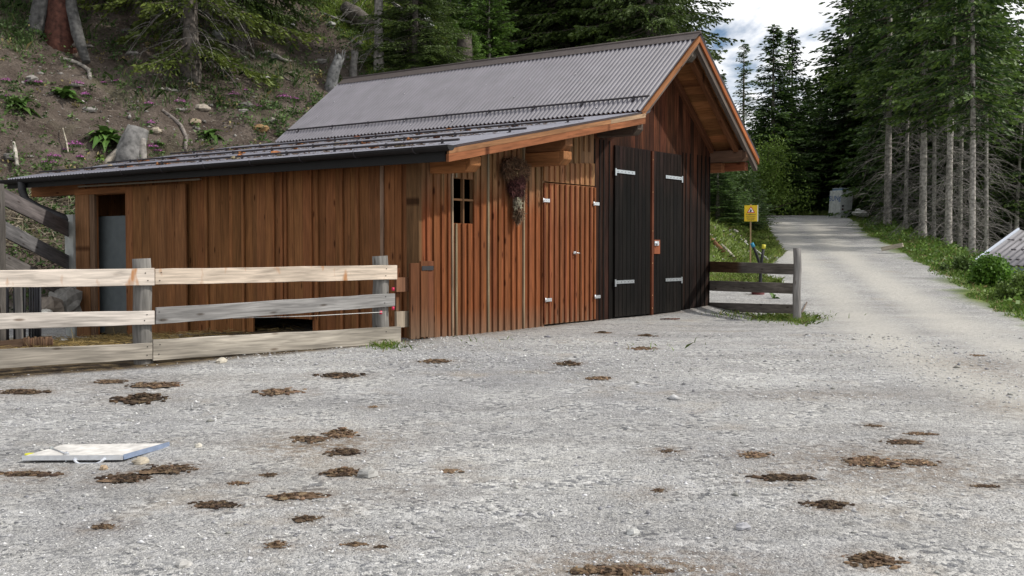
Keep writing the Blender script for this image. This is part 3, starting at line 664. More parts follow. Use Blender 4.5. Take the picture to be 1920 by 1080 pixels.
for y in np.arange(-.3, 8.2, .9):
    m = MB(); m.tube([(-4.215-.066*math.cos(a), y, 1.135-.004*y-.066*math.sin(a)) for a in np.linspace(-.1, math.pi, 9)], .007, 6, (.045, .04, .045))
    m.build('gutter_bracket', M_BLACK, gt)
m = MB(); m.tube([(-4.215, 7.75, 1.06), (-4.215, 7.75, .92), (-4.2, 7.68, .78), (-4.1, 7.5, .66), (-3.95, 7.2, .53), (-3.85, 7.05, .47)], .062, 12, (.035, .034, .036)); m.build('downpipe', M_BLACK, gt)
m = MB(); m.tube([(-4.215, 8.3, 1.08), (-4.27, 8.75, 1.07)], .035, 10, (.04, .04, .042)); m.build('overflow_pipe', M_BLACK, gt)
# cones and bark lumps on the lean-to roof
BM = Matrix.Translation((1.19, 15.6, 0)) @ Matrix.Rotation(AB, 4, 'Z')
for i in range(46):
    ax = rnd.choice([-1.17, -2.43, -3.67])+rnd.uniform(.02, .10); yy = 8.0*rnd.random()**.9+.2
    if rnd.random() < .25: ax += rnd.uniform(.1, .5)
    p = BM @ Vector((ax, yy, zlean(ax)+.028)); m = MB(); s = rnd.uniform(.028, .05); ang = rnd.uniform(0, 3)
    br = rnd.random(); c = (.36, .15, .06) if br < .5 else ((.15, .06, .035) if br < .8 else (.3, .24, .16))
    for k in range(7): t = (k-3)/3; m.lump((math.cos(ang)*t*s*1.6, math.sin(ang)*t*s*1.6, 0), (s*(1-.5*t*t)*.8, s*(1-.5*t*t)*.8, s*(1-.5*t*t)*.7), tj(c, .3), .35, 6, 4)
    o = m.build('spruce_cone', M_DUNG); o.location = p; tag(o, 'brown spruce cone lodged against a snow guard on the low lean-to roof', 'cone', 'spruce cones lying on the lean-to roof')
n = 1500; ax = np.array([-1.17, -2.43, -3.67])[nrg.integers(0, 3, n)]+np.abs(nrg.normal(0, .13, n))+.02; yv = 8.1*nrg.random(n)+.05; zv = zlean(ax)+.02
P = (np.array(BM)[:3, :3] @ np.stack([ax, yv, zv])).T+np.array(BM)[:3, 3]; D = nrg.normal(size=(n, 3))*np.array([1, 1, .1]); D /= np.linalg.norm(D, axis=1)[:, None]
scatter_tris('roof_litter', M_GRASS, P, nrg.uniform(.03, .12, n), nrg.uniform(.003, .008, n), D, np.array([.14, .09, .055])*nrg.uniform(.4, 1.6, (n, 1)), 'dry needles and bark crumbs caught on the lean-to roof', 'litter')
# dried flower bunch
m = MB()
def bun(X0, Z0, rx, rz, n, c, ln):
    for _ in range(n):
        a = rnd.uniform(0, 6.28); q = math.sqrt(rnd.random()); x = X0+rx*q*math.cos(a); z = Z0+rz*q*math.sin(a); y = -.06-rnd.uniform(0, .13)*(1-q*.6)
        d = Vector((rnd.uniform(-1, 1), rnd.uniform(-.6, .2), rnd.uniform(-1.3, .5))).normalized()*ln*rnd.uniform(.5, 1.2); s_ = d.cross(Vector((0, 1, .3))).normalized()*rnd.uniform(.006, .013)
        cc = tj(c, .5); m.face([(x-s_.x, y-s_.y, z-s_.z), (x+s_.x, y+s_.y, z+s_.z), (x+d.x, y+d.y, z+d.z)], cc)
bun(-2.07, 1.03, .27, .15, 2200, (.13, .075, .045), .09); bun(-2.05, .88, .17, .2, 1500, (.075, .028, .026), .07); bun(-2.10, 1.0, .16, .1, 250, (.30, .22, .12), .05)
bun(-2.03, .60, .055, .09, 260, (.34, .31, .23), .05); bun(-2.02, .47, .045, .11, 420, (.17, .11, .07), .07)
for k in range(16): m.tube([(-2.03+rnd.uniform(-.02, .02), -.05, .42), (-2.03+rnd.uniform(-.05, .05), -.08, .65), (-2.05+rnd.uniform(-.17, .17), -.07, 1.05)], .004, 4, (.14, .10, .06))
for k in range(5): m.tube([(-1.98, -.09, .75), (-1.86+.03*rnd.random(), -.12, .73-.03*k), (-1.80, -.12, .68-.03*k)], .004, 4, (.08, .04, .04))
o = m.build('dried_flower_bunch', M_DUNG); o.matrix_world = BM; tag(o, 'brown bunch of dried flowers hanging upside down on the wall beside the small window', 'dried flowers')
# ------------------------------------------------------------------ fences
def vplane(px, py, p0, d):
    """pixel -> point on the vertical plane through p0 with horizontal direction d"""
    r = ray(px, py); n = (-d[1], d[0]); t = (n[0]*p0[0]+n[1]*p0[1])/(n[0]*r[0]+n[1]*r[1]); return Vector(r*t)
def hrail(m, c4, th, nrm, tint, lv=None, tintf=None, wob=.003):
    """c4: TL, TR, BR, BL pixel corners already as points; board of thickness th away from the viewer"""
    TL, TR, BR, BL = c4; n = Vector((nrm[0], nrm[1], 0))*th
    lv = lv or [i/14 for i in range(15)]
    k = len(m.v); m.hexa([BL, TL, TL+n, BL+n], [BR, TR, TR+n, BR+n], tint, lv=lv, tintf=tintf)
    for i, u in enumerate(lv):
        w_ = rnd.uniform(-wob, wob); w2 = rnd.uniform(-wob, wob)
        m.v[k+4*i][2] += w_; m.v[k+4*i+3][2] += w_; m.v[k+4*i+1][2] += w2; m.v[k+4*i+2][2] += w2
fen = empty('wooden_fence', (-3.3, 10.35, -1.05), 0, 'pale three-board paddock fence on round grey posts in front of the long barn wall', 'fence')
def chld(m, name, mat, root, **k):
    o = m.build(name, mat, None, **k); o.parent = root; o.matrix_parent_inverse = Matrix.Translation(-Vector(root.location)); return o
p0 = FA; n_ = (FNn[0], FNn[1])
def FP_(px, py): return vplane(px, py, p0, FD)
rails = [((-420, 512), (290, 503), (290, 535), (-420, 545), (.64, .565, .49)), ((291, 504), (745, 497), (745, 524), (291, 534), (.62, .52, .42)),
         ((-420, 594), (290, 583), (290, 608), (-420, 632), (.56, .51, .46)), ((293, 577), (741, 550), (741, 574), (292, 608), (.32, .31, .30)),
         ((-420, 672), (286, 643), (286, 673), (-420, 718), (.36, .325, .275)), ((287, 637), (752, 612), (752, 643), (287, 676), (.42, .38, .32))]
M_FENCE_S = wood_mat('fence_wood_stained', grain=.4, knots=.8, rough=.8, dirt=.2, stain=(.42, .22, .11))
for i, (a, b, c, d, t) in enumerate(rails):
    m = MB(); hrail(m, [FP_(*a), FP_(*b), FP_(*c), FP_(*d)], .032, n_, t); chld(m, 'rail', M_FENCE_S if i < 2 else M_FENCE, fen, bevel=.003)
def post(root, base, top_z, r, tint=(.21, .20, .185)):
    m = MB(); x, y = base; zb = gz(x, y)-.15; k = 9
    m.tube([(x+.006*math.sin(i*1.3), y, zb+(top_z-zb)*i/(k-1)) for i in range(k)], [r*(1.06-.09*i/(k-1)) for i in range(k)], 12, tint, jit=.03); return chld(m, 'post', M_FENCE, root, smooth=False)
for px, ys in ((274, (512, 526, 590, 601, 650, 666)), (300, (511, 526, 585, 600, 646, 664)), (724, (504, 517, 556, 568, 622, 637))):
    for py in ys:
        a = FP_(px+rnd.uniform(-4, 4), py); m = MB(); m.tube([a+Vector((n_[0], n_[1], 0))*.004, a-Vector((n_[0], n_[1], 0))*.004], .006, 6, (.05, .045, .04)); chld(m, 'nail', M_BLACK, fen)
for px, s, top in ((724, 0, 480), (274, 0, 485), (-190, 0, 488)):
    q = FP_(px, top); q2 = q+Vector((n_[0], n_[1], 0))*.12; post(fen, (q2.x, q2.y), q.z, .088)
q = FP_(743, 560)+Vector((n_[0], n_[1], 0))*.04
m = MB(); a = FP_(715, 585)-Vector((n_[0], n_[1], 0))*.02; b = FP_(440, 597)+Vector((n_[0], n_[1], 0))*.05; m.tube([b, (a+b)/2-Vector((0, 0, .01)), a], .0035, 6, (.6, .6, .58))
chld(m, 'electric_wire', M_PAINT, fen)
for px, py in ((737, 542), (737, 578), (714, 586)):
    a = FP_(px, py); m = MB(); m.tube([a+Vector((0, 0, .018)), a-Vector((0, 0, .018))], .015, 8, (.6, .03, .09)); chld(m, 'insulator', M_PAINT, fen)
# small board gate beside the barn corner
gate = empty('board_gate', tuple(BM @ Vector((-3.95, -.15, -1.0))), 0, 'narrow gate of reddish upright boards between fence end and barn corner', 'gate')
def gb(m, x0, x1, y0, y1, z0, z1, t, **k):
    P = [BM @ Vector(p) for p in ((x0, y0, z0), (x1, y0, z0), (x1, y1, z0), (x0, y1, z0), (x0, y0, z1), (x1, y0, z1), (x1, y1, z1), (x0, y1, z1))]
    m.hexa(P[:4], P[4:], t, **k)
WT = lambda c: (lambda u: tuple(a*(1-max(0, .45-u)*1.6)+b*max(0, .45-u)*1.6 for a, b in zip(c, (.17, .12, .08))))
for (x0, x1, y0, z0, z1) in ((-4.13, -3.98, -.14, -1.0, -.14), (-3.93, -3.81, -.12, -.99, -.12), (-3.805, -3.70, -.115, -1.0, -.12), (-4.24, -4.17, -.02, -.72, -.2)):
    m = MB(); c = tj((.13, .050, .022), .2); gb(m, x0, x1, y0, y0+.03, z0, z1, c, lv=[0, .2, .4, .6, 1], tintf=WT(c)); chld(m, 'board', M_WOOD, gate, bevel=.003)
m = MB(); gb(m, -4.3, -3.9, -.08, -.05, -.46, -.30, (.24, .12, .07)); chld(m, 'crossbar', M_WOOD, gate)
m = MB(); gb(m, -4.3, -3.9, -.08, -.05, -.86, -.68, (.36, .30, .23)); chld(m, 'crossbar', M_WOOD, gate)
m = MB(); gb(m, -3.92, -3.72, -.128, -.121, -.225, -.175, (.03, .03, .033)); chld(m, 'hinge', M_BLACK, gate)
# short grey fence on the right of the barn
f2 = empty('wooden_fence', (4.1, 15.7, -1.0), 0, 'short dark grey three-rail fence with one round post right of the black doors', 'fence')
Pa = np.array([3.42, 18.45]); Pb = np.array([4.10, 15.60]); D2 = (Pb-Pa)/np.linalg.norm(Pb-Pa); N2 = (D2[1]*-1, D2[0]); N2 = (-D2[1], D2[0])
if N2[1] < 0: N2 = (-N2[0], -N2[1])
F2 = lambda px, py: vplane(px, py, Pa, D2)
for a, b, c, d, t in (((1330, 490), (1490, 495), (1490, 515), (1330, 510), (.235, .215, .195)), ((1330, 526), (1488, 531), (1488, 551), (1330, 545), (.26, .235, .21)), ((1330, 567), (1487, 571), (1487, 588), (1330, 584), (.22, .20, .18))):
    m = MB(); c2 = (.17, .10, .06)
    hrail(m, [F2(*a), F2(*b), F2(*c), F2(*d)], .035, N2, t, tintf=(lambda u, t=t, c2=c2: c2 if (u < .4 and .23 < t[0] < .24) else t), wob=.001); chld(m, 'rail', M_FENCE, f2, bevel=.004)
q = F2(1495, 465); post(f2, (q.x, q.y), q.z, .058, (.23, .22, .21))
# sloping rail fence and metal bars at the far left
f3 = empty('wooden_fence', tuple(at(4, 600, 14.4)), 0, 'dark grey sloping board railing running down to the concrete pier at the far left', 'fence')
for a, b, h in (((2, 368), (150, 442), .23), ((2, 428), (150, 505), .22), ((2, 488), (150, 558), .22)):
    m = MB(); A = at(*a, 14.4); B = at(*b, 17.1); A = A-(B-A).normalized()*1.2; m.hexa([A-Vector((0, 0, h/2)), A+Vector((0, 0, h/2)), A+Vector((.02, .03, h/2)), A+Vector((.02, .03, -h/2))], [B-Vector((0, 0, h/2)), B+Vector((0, 0, h/2)), B+Vector((.02, .03, h/2)), B+Vector((.02, .03, -h/2))], tj((.135, .13, .125), .1), lv=[0, .25, .5, .75, 1]); chld(m, 'rail', M_FENCE, f3, bevel=.003)
A = at(-3, 345, 14.2); post(f3, (A.x, A.y), A.z, .075, (.12, .11, .10))
f4 = empty('metal_gate', tuple(at(40, 700, 12.6)), 0, 'row of upright black metal bars leaning behind the pale fence at the far left', 'gate')
for px in (14, 27, 33, 46, 56, 61, 66, 70, 75):
    m = MB(); A = at(px, 525, 12.8); B = at(px+rnd.uniform(-1, 1), 668, 12.8); m.tube([A, B], .012+.006*rnd.random(), 6, (.02, .02, .023)); chld(m, 'bar', M_BLACK, f4)
m = MB(); A = at(34, 525, 12.75); B = at(38, 690, 12.75); m.beam(A, B, .05, .07, up=(1, 0, 0), tint=(.20, .19, .18)); chld(m, 'post', M_FENCE, f4)
m = MB(); m.beam(at(-60, 660, 12.7), at(98, 645, 12.7), .04, .19, tint=(.23, .15, .10), lv=[0, .3, .6, 1]); 
for k in range(26): px = 45+k*2.1; m.tube([at(px, 634+rnd.uniform(-3, 3), 12.66), at(px+rnd.uniform(-1, 1), 655+rnd.uniform(-4, 6), 12.64)], .016, 5, tj((.20, .12, .075), .4))
chld(m, 'bottom_board', M_FENCE, f4)
def rock(px, py, size, tint, label, cat='rock', d=None, name='boulder', group=None, flat=.7, emb=.25):
    p = at(px, py, d) if d else G(px, py); s = size if hasattr(size, '__len__') else (size, size*.8, size*flat); m = MB(); m.lump((0, 0, 0), s, tint, .22, 9, 7)
    o = m.build(name, M_STONE); o.location = p+Vector((0, 0, s[2]*(1-2*emb)*.6)); o.rotation_euler = (0, 0, rnd.uniform(0, 6)); tag(o, label, cat, group); return o
rock(122, 575, (.30, .25, .22), (.26, .25, .23), 'grey angular boulder between the railing and the concrete pier', d=16.2); rock(90, 590, (.24, .2, .2), (.2, .17, .14), 'brown boulder behind the black metal bars', d=15.8)
rock(87, 590, (.10, .08, .06), (.6, .58, .52), 'small white stone lying on the brown boulder behind the fence', d=15.5, name='stone'); rock(120, 644, (.08, .06, .05), (.5, .48, .42), 'small pale stone on the straw outside the open doorway', name='stone')
# ------------------------------------------------------------------ straw and gravel (nobody could count them)
n = 7000; Q0 = np.array(BM @ Vector((-4.6, 5.2, 0)))
x = Q0[0]+nrg.normal(0, 1.2, n)-.5; y = Q0[1]+nrg.normal(0, .9, n)-.9; fnn = (x-FA[0])*FNn[0]+(y-FA[1])*FNn[1]; k = fnn > .25; x, y = x[k], y[k]; n = len(x)
D = nrg.normal(size=(n, 3))*np.array([1, 1, .15]); D /= np.linalg.norm(D, axis=1)[:, None]
scatter_tris('straw', M_GRASS, np.stack([x, y, H(x, y)+.015+nrg.random(n)*.03], 1), nrg.uniform(.05, .18, n), np.full(n, .004), D, np.array([.36, .26, .10])*nrg.uniform(.4, 1.3, (n, 1)), 'loose yellow straw strewn on the paddock floor by the open doorway', 'straw')
def pebbles(name, x, y, s, tint, label, cat, zoff=.15):
    n = len(x); base = np.array([(1, 0, 0), (0, 1, 0), (-1, 0, 0), (0, -1, 0), (0, 0, 1), (.6, .6, .55), (-.6, .5, .5)], float)
    oct_ = np.array([(1, 0, -.2), (.4, .85, 0), (-.6, .7, -.1), (-1, -.1, 0), (-.4, -.9, -.1), (.6, -.75, 0), (.1, .1, .75), (0, 0, -.8)], float)
    v = oct_[None]*nrg.uniform(.6, 1.3, (n, 8, 1)); sc = np.stack([nrg.uniform(.7, 1.5, n), nrg.uniform(.6, 1.1, n), nrg.uniform(.4, .9, n)], 1)*s[:, None]; v = v*sc[:, None]
    a = nrg.uniform(0, 6.3, n); c, s_ = np.cos(a), np.sin(a); vx = v[:, :, 0]*c[:, None]-v[:, :, 1]*s_[:, None]; vy = v[:, :, 0]*s_[:, None]+v[:, :, 1]*c[:, None]
    v = np.stack([vx+x[:, None], vy+y[:, None], v[:, :, 2]+(H(x, y)+zoff*s)[:, None]], 2)
    F = np.array([(i, (i+1) % 6, 6) for i in range(6)]+[((i+1) % 6, i, 7) for i in range(6)]); F = (F[None]+np.arange(n)[:, None, None]*8).reshape(-1, 3)
    return tag(link_mesh(name, mesh_np(name, v.reshape(-1, 3), F, np.repeat(tint, 8, 0)), M_STONE), label, cat, kind='stuff')
n = 60000; yy = 3.8+9.5*nrg.random(n)**1.25; xx = (nrg.random(n)*2-1)*(yy*.52+.4)
dens = fbm(xx, yy, .7, 4, 77); k = nrg.random(n) < np.clip(.45+dens*2.6, .06, 1); xx, yy = xx[k], yy[k]
k = ((xx-FA[0])*FNn[0]+(yy-FA[1])*FNn[1] < .05) | (xx > -1.2); xx, yy = xx[k], yy[k]; n = len(xx)
sz = .0045*np.exp(nrg.normal(0, .45, n)); sz = np.clip(sz, .002, .045)*(1+.09*(yy-4)); sz *= np.where(nrg.random(n) < .006, 2.0, 1); g_ = nrg.uniform(.24, .70, n)*np.where(sz > .02, .7, 1)
pebbles('gravel', xx, yy, sz, np.stack([g_*1.0, g_*.995, g_*.975+nrg.uniform(-.02, .03, n)], 1), 'loose grey crushed stones scattered over the gravel yard', 'gravel')
n = 20000; t_ = nrg.random(n); xx = -13+nrg.random(n)*22; yy = 17+nrg.random(n)*19; k = (toe_dist(xx, yy) > .4) & (nrg.random(n) < .3+fbm(xx, yy, .4, 3, 8)*1.6+.25*np.exp(-(toe_dist(xx, yy)-1.5)**2)); xx, yy = xx[k], yy[k]; n = len(xx)
sz = .019*np.exp(nrg.normal(0, .68, n)); sz = np.clip(sz, .007, .15); g_ = nrg.uniform(.16, .42, n); pebbles('loose_stones', xx, yy, sz, np.stack([g_*1.04, g_*.97, g_*.9], 1), 'loose pale stones lying in the bare earth of the hillside', 'stones')
#PART2
# ------------------------------------------------------------------ conifers
def unit(v): return v/np.maximum(np.linalg.norm(v, axis=-1, keepdims=True), 1e-9)
def leaf_quads(P, D, L, W, rng, nrm=None):
    """diamond needle sprays from P along D"""
    n = len(P); A = rng.normal(size=(n, 3)) if nrm is None else nrm
    S = unit(np.cross(D, A))*W[:, None]
    return np.stack([P, P+D*L[:, None]*.45+S, P+D*L[:, None], P+D*L[:, None]*.45-S], 1).reshape(-1, 3)
def tubes_np(paths, rads, n=4):
    """paths (m,k,3), rads (m,k) -> verts, quads"""
    m, k, _ = paths.shape; d = np.gradient(paths, axis=1); d = unit(d); ref = np.zeros_like(d); ref[..., 2] = 1; ref = np.where(np.abs(d[..., 2:3]) > .9, np.array([1., 0, 0]), ref)
    s = unit(np.cross(d, ref)); u = np.cross(s, d); a = np.arange(n)*2*np.pi/n
    v = paths[:, :, None]+rads[:, :, None, None]*(s[:, :, None]*np.cos(a)[None, None, :, None]+u[:, :, None]*np.sin(a)[None, None, :, None])
    i = (np.arange(m)[:, None, None]*k+np.arange(k-1)[None, :, None])*n; j = np.arange(n)[None, None]
    F = np.stack([i+j, i+(j+1) % n, i+n+(j+1) % n, i+n+j], -1).reshape(-1, 4)
    return v.reshape(-1, 3), F
def spruce(seed, Ht, Rd, cb, whorl=.34, nb=6, leaf=.26, lw=.05, droop=.35, shape=.85, tw=.2, r0=.16, ndead=0, base=(.040, .066, .020), tip=(.085, .125, .030), gap=.12, low=1.0, deadlen=1.4, ragged=.2, bark=(.30, .27, .245), bend=0, lowbare=0):
    rg = np.random.default_rng(seed); P = []; D = []; Ls = []; Tn = []; bp = []; br = []
    z = cb*Ht
    while z < Ht*.985:
        fr = (z-cb*Ht)/(Ht-cb*Ht); nbb = max(3, int(nb*(1-.35*fr)))
        for k in range(nbb):
            if rg.random() < gap*(1-fr): continue
            L = Rd*(1-fr)**shape*rg.uniform(1-ragged*1.6, 1+ragged)*min(1, .55*low+fr*5) + .12
            az = rg.uniform(0, 6.283); z0 = z+rg.uniform(-.5, .5)*whorl; dr = droop*(1-fr)-.45*fr
            m = max(3, int(L/tw)); t = np.linspace(.10 if L < 1 else .16, 1, m); t = t+rg.uniform(-.02, .02, m)
            bx = np.array([math.cos(az), math.sin(az), 0]); sx = np.array([-math.sin(az), math.cos(az), 0])
            pos = bx*(L*t)[:, None]; pos[:, 2] = z0-dr*L*(t*1.25-.45*t*t)
            tb = np.linspace(0, 1, 5); bpath = bx*(L*.96*tb)[:, None]; bpath[:, 2] = z0-dr*L*(tb*1.25-.45*tb*tb); bp.append(bpath); br.append((.010+.012*L)*(1-.85*tb))
            for sd in (-1, 1):
                tl = np.clip(.42*L*(1-t)+.12*L*np.sin(t*3.14), .12, .75)*rg.uniform(.7, 1.2, m)
                hang = rg.uniform(.15, .55, m)*(1.2 if droop > .3 else .6)
                td = unit(bx*.75+sx*sd*rg.uniform(.6, 1.0, m)[:, None]-np.array([0, 0, 1.])*hang[:, None])
                nl = np.maximum(2, (tl/(leaf*.42)).astype(int))
                for j in range(int(nl.max())):
                    ok = nl > j; q = (j/nl[ok])
                    pp = pos[ok]+td[ok]*(tl[ok]*q)[:, None]; pp[:, 2] -= .25*tl[ok]*q*q
                    side = 1 if j % 2 else -1
                    dd = unit(td[ok]+sx*side*.35+bx*rg.uniform(-.1, .5, ok.sum())[:, None]+rg.normal(0, .22, (ok.sum(), 3))-np.array([0, 0, .12]))
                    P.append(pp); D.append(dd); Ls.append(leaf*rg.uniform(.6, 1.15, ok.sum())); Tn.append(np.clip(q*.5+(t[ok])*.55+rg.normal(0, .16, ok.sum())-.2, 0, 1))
        z += whorl*(1-.45*fr)*rg.uniform(.8, 1.2)
    # leader
    P.append(np.array([[0, 0, Ht*.985+.0]]*5)); dd = rg.normal(0, .25, (5, 3)); dd[:, 2] = 1; D.append(unit(dd)); Ls.append(np.full(5, leaf*1.2)); Tn.append(np.full(5, .6))
    P = np.concatenate(P); D = np.concatenate(D); Ls = np.concatenate(Ls); Tn = np.concatenate(Tn)
    bendf = lambda p: p+np.stack([bend*(p[..., 2]/Ht)**2, p[..., 2]*0, p[..., 2]*0], -1)
    v = bendf(leaf_quads(P, D, Ls, lw*rg.uniform(.7, 1.3, len(P)), rg)); F = np.arange(len(v)).reshape(-1, 4)
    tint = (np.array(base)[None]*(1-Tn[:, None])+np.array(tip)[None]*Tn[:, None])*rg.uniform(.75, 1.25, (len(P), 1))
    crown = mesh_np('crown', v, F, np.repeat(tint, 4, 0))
    k = 26; tz = np.linspace(-.6, Ht*.97, k); tp = np.stack([tz*0, tz*0, tz], 1)[None]; rr = (r0*(1-np.clip(tz, 0, None)/Ht)**.85+.012)*(1+.5*np.exp(-np.clip(tz, 0, None)*2.2))*rg.uniform(.94, 1.06, k)
    tv, tF = tubes_np(bendf(tp), rr[None], 10); tc_ = np.tile(bark, (len(tv), 1))*rg.uniform(.75, 1.15, (len(tv), 1))
    bv, bF = tubes_np(bendf(np.array(bp)), np.array(br), 3)
    allv = np.concatenate([tv, bv]); allF = np.concatenate([tF, bF+len(tv)]); col_ = np.concatenate([tc_, np.tile((.12, .10, .085), (len(bv), 1))])
    trunk = mesh_np('trunk', allv, allF, col_, smooth=True)
    dead = None
    if ndead:
        k = 7; t = np.linspace(0, 1, k); dp = []; drr = []
        for _ in range(ndead):
            z0 = Ht*rg.uniform(.03, cb+.08) if cb > .2 else Ht*rg.uniform(.02, .3); az = rg.uniform(0, 6.283); L = deadlen*rg.uniform(.35, 1.25); up = rg.uniform(-.15, .3); dn = rg.uniform(.35, .95); kk = rg.uniform(-.4, .4)
            aa = az+kk*t; p = np.stack([np.cos(aa)*L*t, np.sin(aa)*L*t, z0+L*(up*t-dn*t*t)], 1); dp.append(p); drr.append((.013*(1-.8*t))+.002)
            for _2 in range(5):
                i = rg.integers(2, 6); l2 = L*rg.uniform(.15, .4); a2 = az+rg.choice([-1, 1])*rg.uniform(.4, 1.1); t2 = t
                dp.append(p[i][None]+np.stack([np.cos(a2)*l2*t2, np.sin(a2)*l2*t2, -.5*l2*t2*t2*rg.uniform(.3, 1.6)], 1)); drr.append(.0055*(1-.7*t)+.0012)
        dv_, dF = tubes_np(bendf(np.array(dp)), np.array(drr), 3); dead = mesh_np('dead_branches', dv_, dF, np.tile((.22, .205, .19), (len(dv_), 1))*rg.uniform(.6, 1.2, (len(dv_), 1)))
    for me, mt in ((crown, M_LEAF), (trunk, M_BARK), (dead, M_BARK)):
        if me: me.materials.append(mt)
    return crown, trunk, dead
PR = {}
def proto(k, **a):
    PR[k] = spruce(**a)
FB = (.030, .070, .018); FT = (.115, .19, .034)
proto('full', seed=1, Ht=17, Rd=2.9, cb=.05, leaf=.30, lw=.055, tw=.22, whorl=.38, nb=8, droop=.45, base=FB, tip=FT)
proto('full2', seed=2, Ht=19, Rd=2.5, cb=.06, leaf=.30, lw=.055, tw=.21, whorl=.36, nb=9, droop=.5, ragged=.26, base=FB, tip=FT, gap=.06)
proto('dense', seed=11, Ht=16, Rd=3.2, cb=.04, leaf=.30, lw=.062, tw=.20, whorl=.36, nb=9, droop=.5, base=FB, tip=FT, ragged=.28)
proto('slim', seed=3, Ht=15, Rd=1.5, cb=.08, leaf=.24, lw=.042, tw=.22, whorl=.36, nb=7, droop=.25, gap=.12, base=FB, tip=FT)
proto('bare', seed=4, Ht=20, Rd=2.3, cb=.24, leaf=.26, lw=.048, tw=.20, whorl=.38, nb=7, droop=.6, ndead=75, r0=.125, ragged=.4, low=.5, deadlen=1.6, base=FB, tip=(.16, .24, .04), bark=(.42, .39, .36))
proto('bare2', seed=5, Ht=21, Rd=2.5, cb=.27, leaf=.26, lw=.048, tw=.20, whorl=.38, nb=7, droop=.55, ndead=85, r0=.115, ragged=.4, low=.5, deadlen=1.8, base=FB, tip=(.16, .24, .04), bark=(.42, .39, .36), bend=.5)
proto('bare3', seed=6, Ht=18, Rd=1.6, cb=.36, leaf=.26, lw=.048, tw=.22, whorl=.42, nb=6, droop=.5, ndead=120, r0=.075, ragged=.4, deadlen=1.5, base=FB, tip=FT, bark=(.36, .34, .31), bend=-.5)
proto('young', seed=7, Ht=2.6, Rd=.85, cb=.02, leaf=.11, lw=.022, tw=.075, whorl=.11, nb=8, droop=.05, shape=.8, r0=.035, gap=.02, base=(.075, .145, .025), tip=(.17, .30, .045), low=1.6)
proto('hill', seed=8, Ht=17, Rd=2.9, cb=.055, leaf=.17, lw=.028, tw=.12, whorl=.40, nb=6, droop=.5, ndead=90, r0=.20, deadlen=1.7, low=1.3, tip=(.15, .19, .025), base=(.065, .095, .020), bark=(.15, .13, .115), ragged=.35, gap=.35)
proto('hill2', seed=9, Ht=18, Rd=3.3, cb=.10, leaf=.19, lw=.036, tw=.14, whorl=.34, nb=8, droop=.5, ndead=50, r0=.22, deadlen=1.4, low=1.2, tip=(.105, .155, .028), base=(.048, .080, .022), bark=(.16, .14, .125), ragged=.3)
GB_ = 'dark spruces making up the dense forest'
def tree(kind, x, y, h=1.0, wd=None, rz=None, label=None, group=None, name='spruce_tree', dz=-.1, lean=(0, 0), dead=True):
    o = empty(name, (x, y, gz(x, y)+dz), rnd.uniform(0, 6.28) if rz is None else rz, label, 'tree', group)
    o.scale = (wd or h, wd or h, h); o.rotation_euler[0] = lean[0]; o.rotation_euler[1] = lean[1]
    c, t, d = PR[kind]
    for nm, me in (('trunk', t), ('crown', c)) + ((('dead_branches', d),) if (d and dead) else ()):
        p = bpy.data.objects.new(nm, me); COL.objects.link(p); p.parent = o
    return o
def tpx(kind, px, d, top=None, h=None, **k):
    """tree whose trunk foot stands at the given bearing and distance; top = picture height of its tip"""
    x = (px-960)/FP*d; Ht = {'full': 17, 'full2': 19, 'dense': 16, 'slim': 15, 'bare': 20, 'bare2': 21, 'bare3': 18, 'young': 2.6, 'hill': 17, 'hill2': 18}[kind]
    if top is not None: h = (at(px, top, d).z-gz(x, d))/Ht
    return tree(kind, x, d, h, **k)
# beyond the road: bare grey trunks in front, dense crowns above
for kind, px, d, h, wd, lb in (('bare', 1663, 47, 1.05, 1.15, 'slender grey-trunked spruce nearest the grey cabinet, first of the bare trunks right of the road'),
        ('bare', 1729, 38, .92, .95, 'tall pale-trunked spruce, thickest bare trunk right of the road, behind the roadside weeds'),
        ('bare2', 1777, 36.5, .88, .92, 'pale bare-trunked spruce directly right of the thickest bare trunk'),
        ('bare2', 1822, 33, .75, .8, 'pale bare-trunked spruce standing left of the low hut roof'),
        ('bare3', 1750, 43, 1.05, 1.0, 'thin grey spruce trunk between the two thickest bare trunks'), ('bare3', 1697, 45, 1.0, 1.0, 'thin dim spruce trunk left of the thickest bare trunk'),
        ('bare3', 1799, 41, 1.0, 1.0, 'thin leaning spruce trunk between the last two thick bare trunks'), ('bare3', 1848, 38, .8, .9, 'thin bare spruce trunk just behind the left tip of the hut roof')):
    tpx(kind, px, d, h=h, wd=wd, label=lb)
tpx('bare2', 1904, 42, top=60, wd=.75, label='bare spruce trunk rising behind the hut roof near the picture edge')
tpx('bare3', 1892, 43, top=110, wd=.9, label='thin spruce trunk beside another one behind the hut roof')
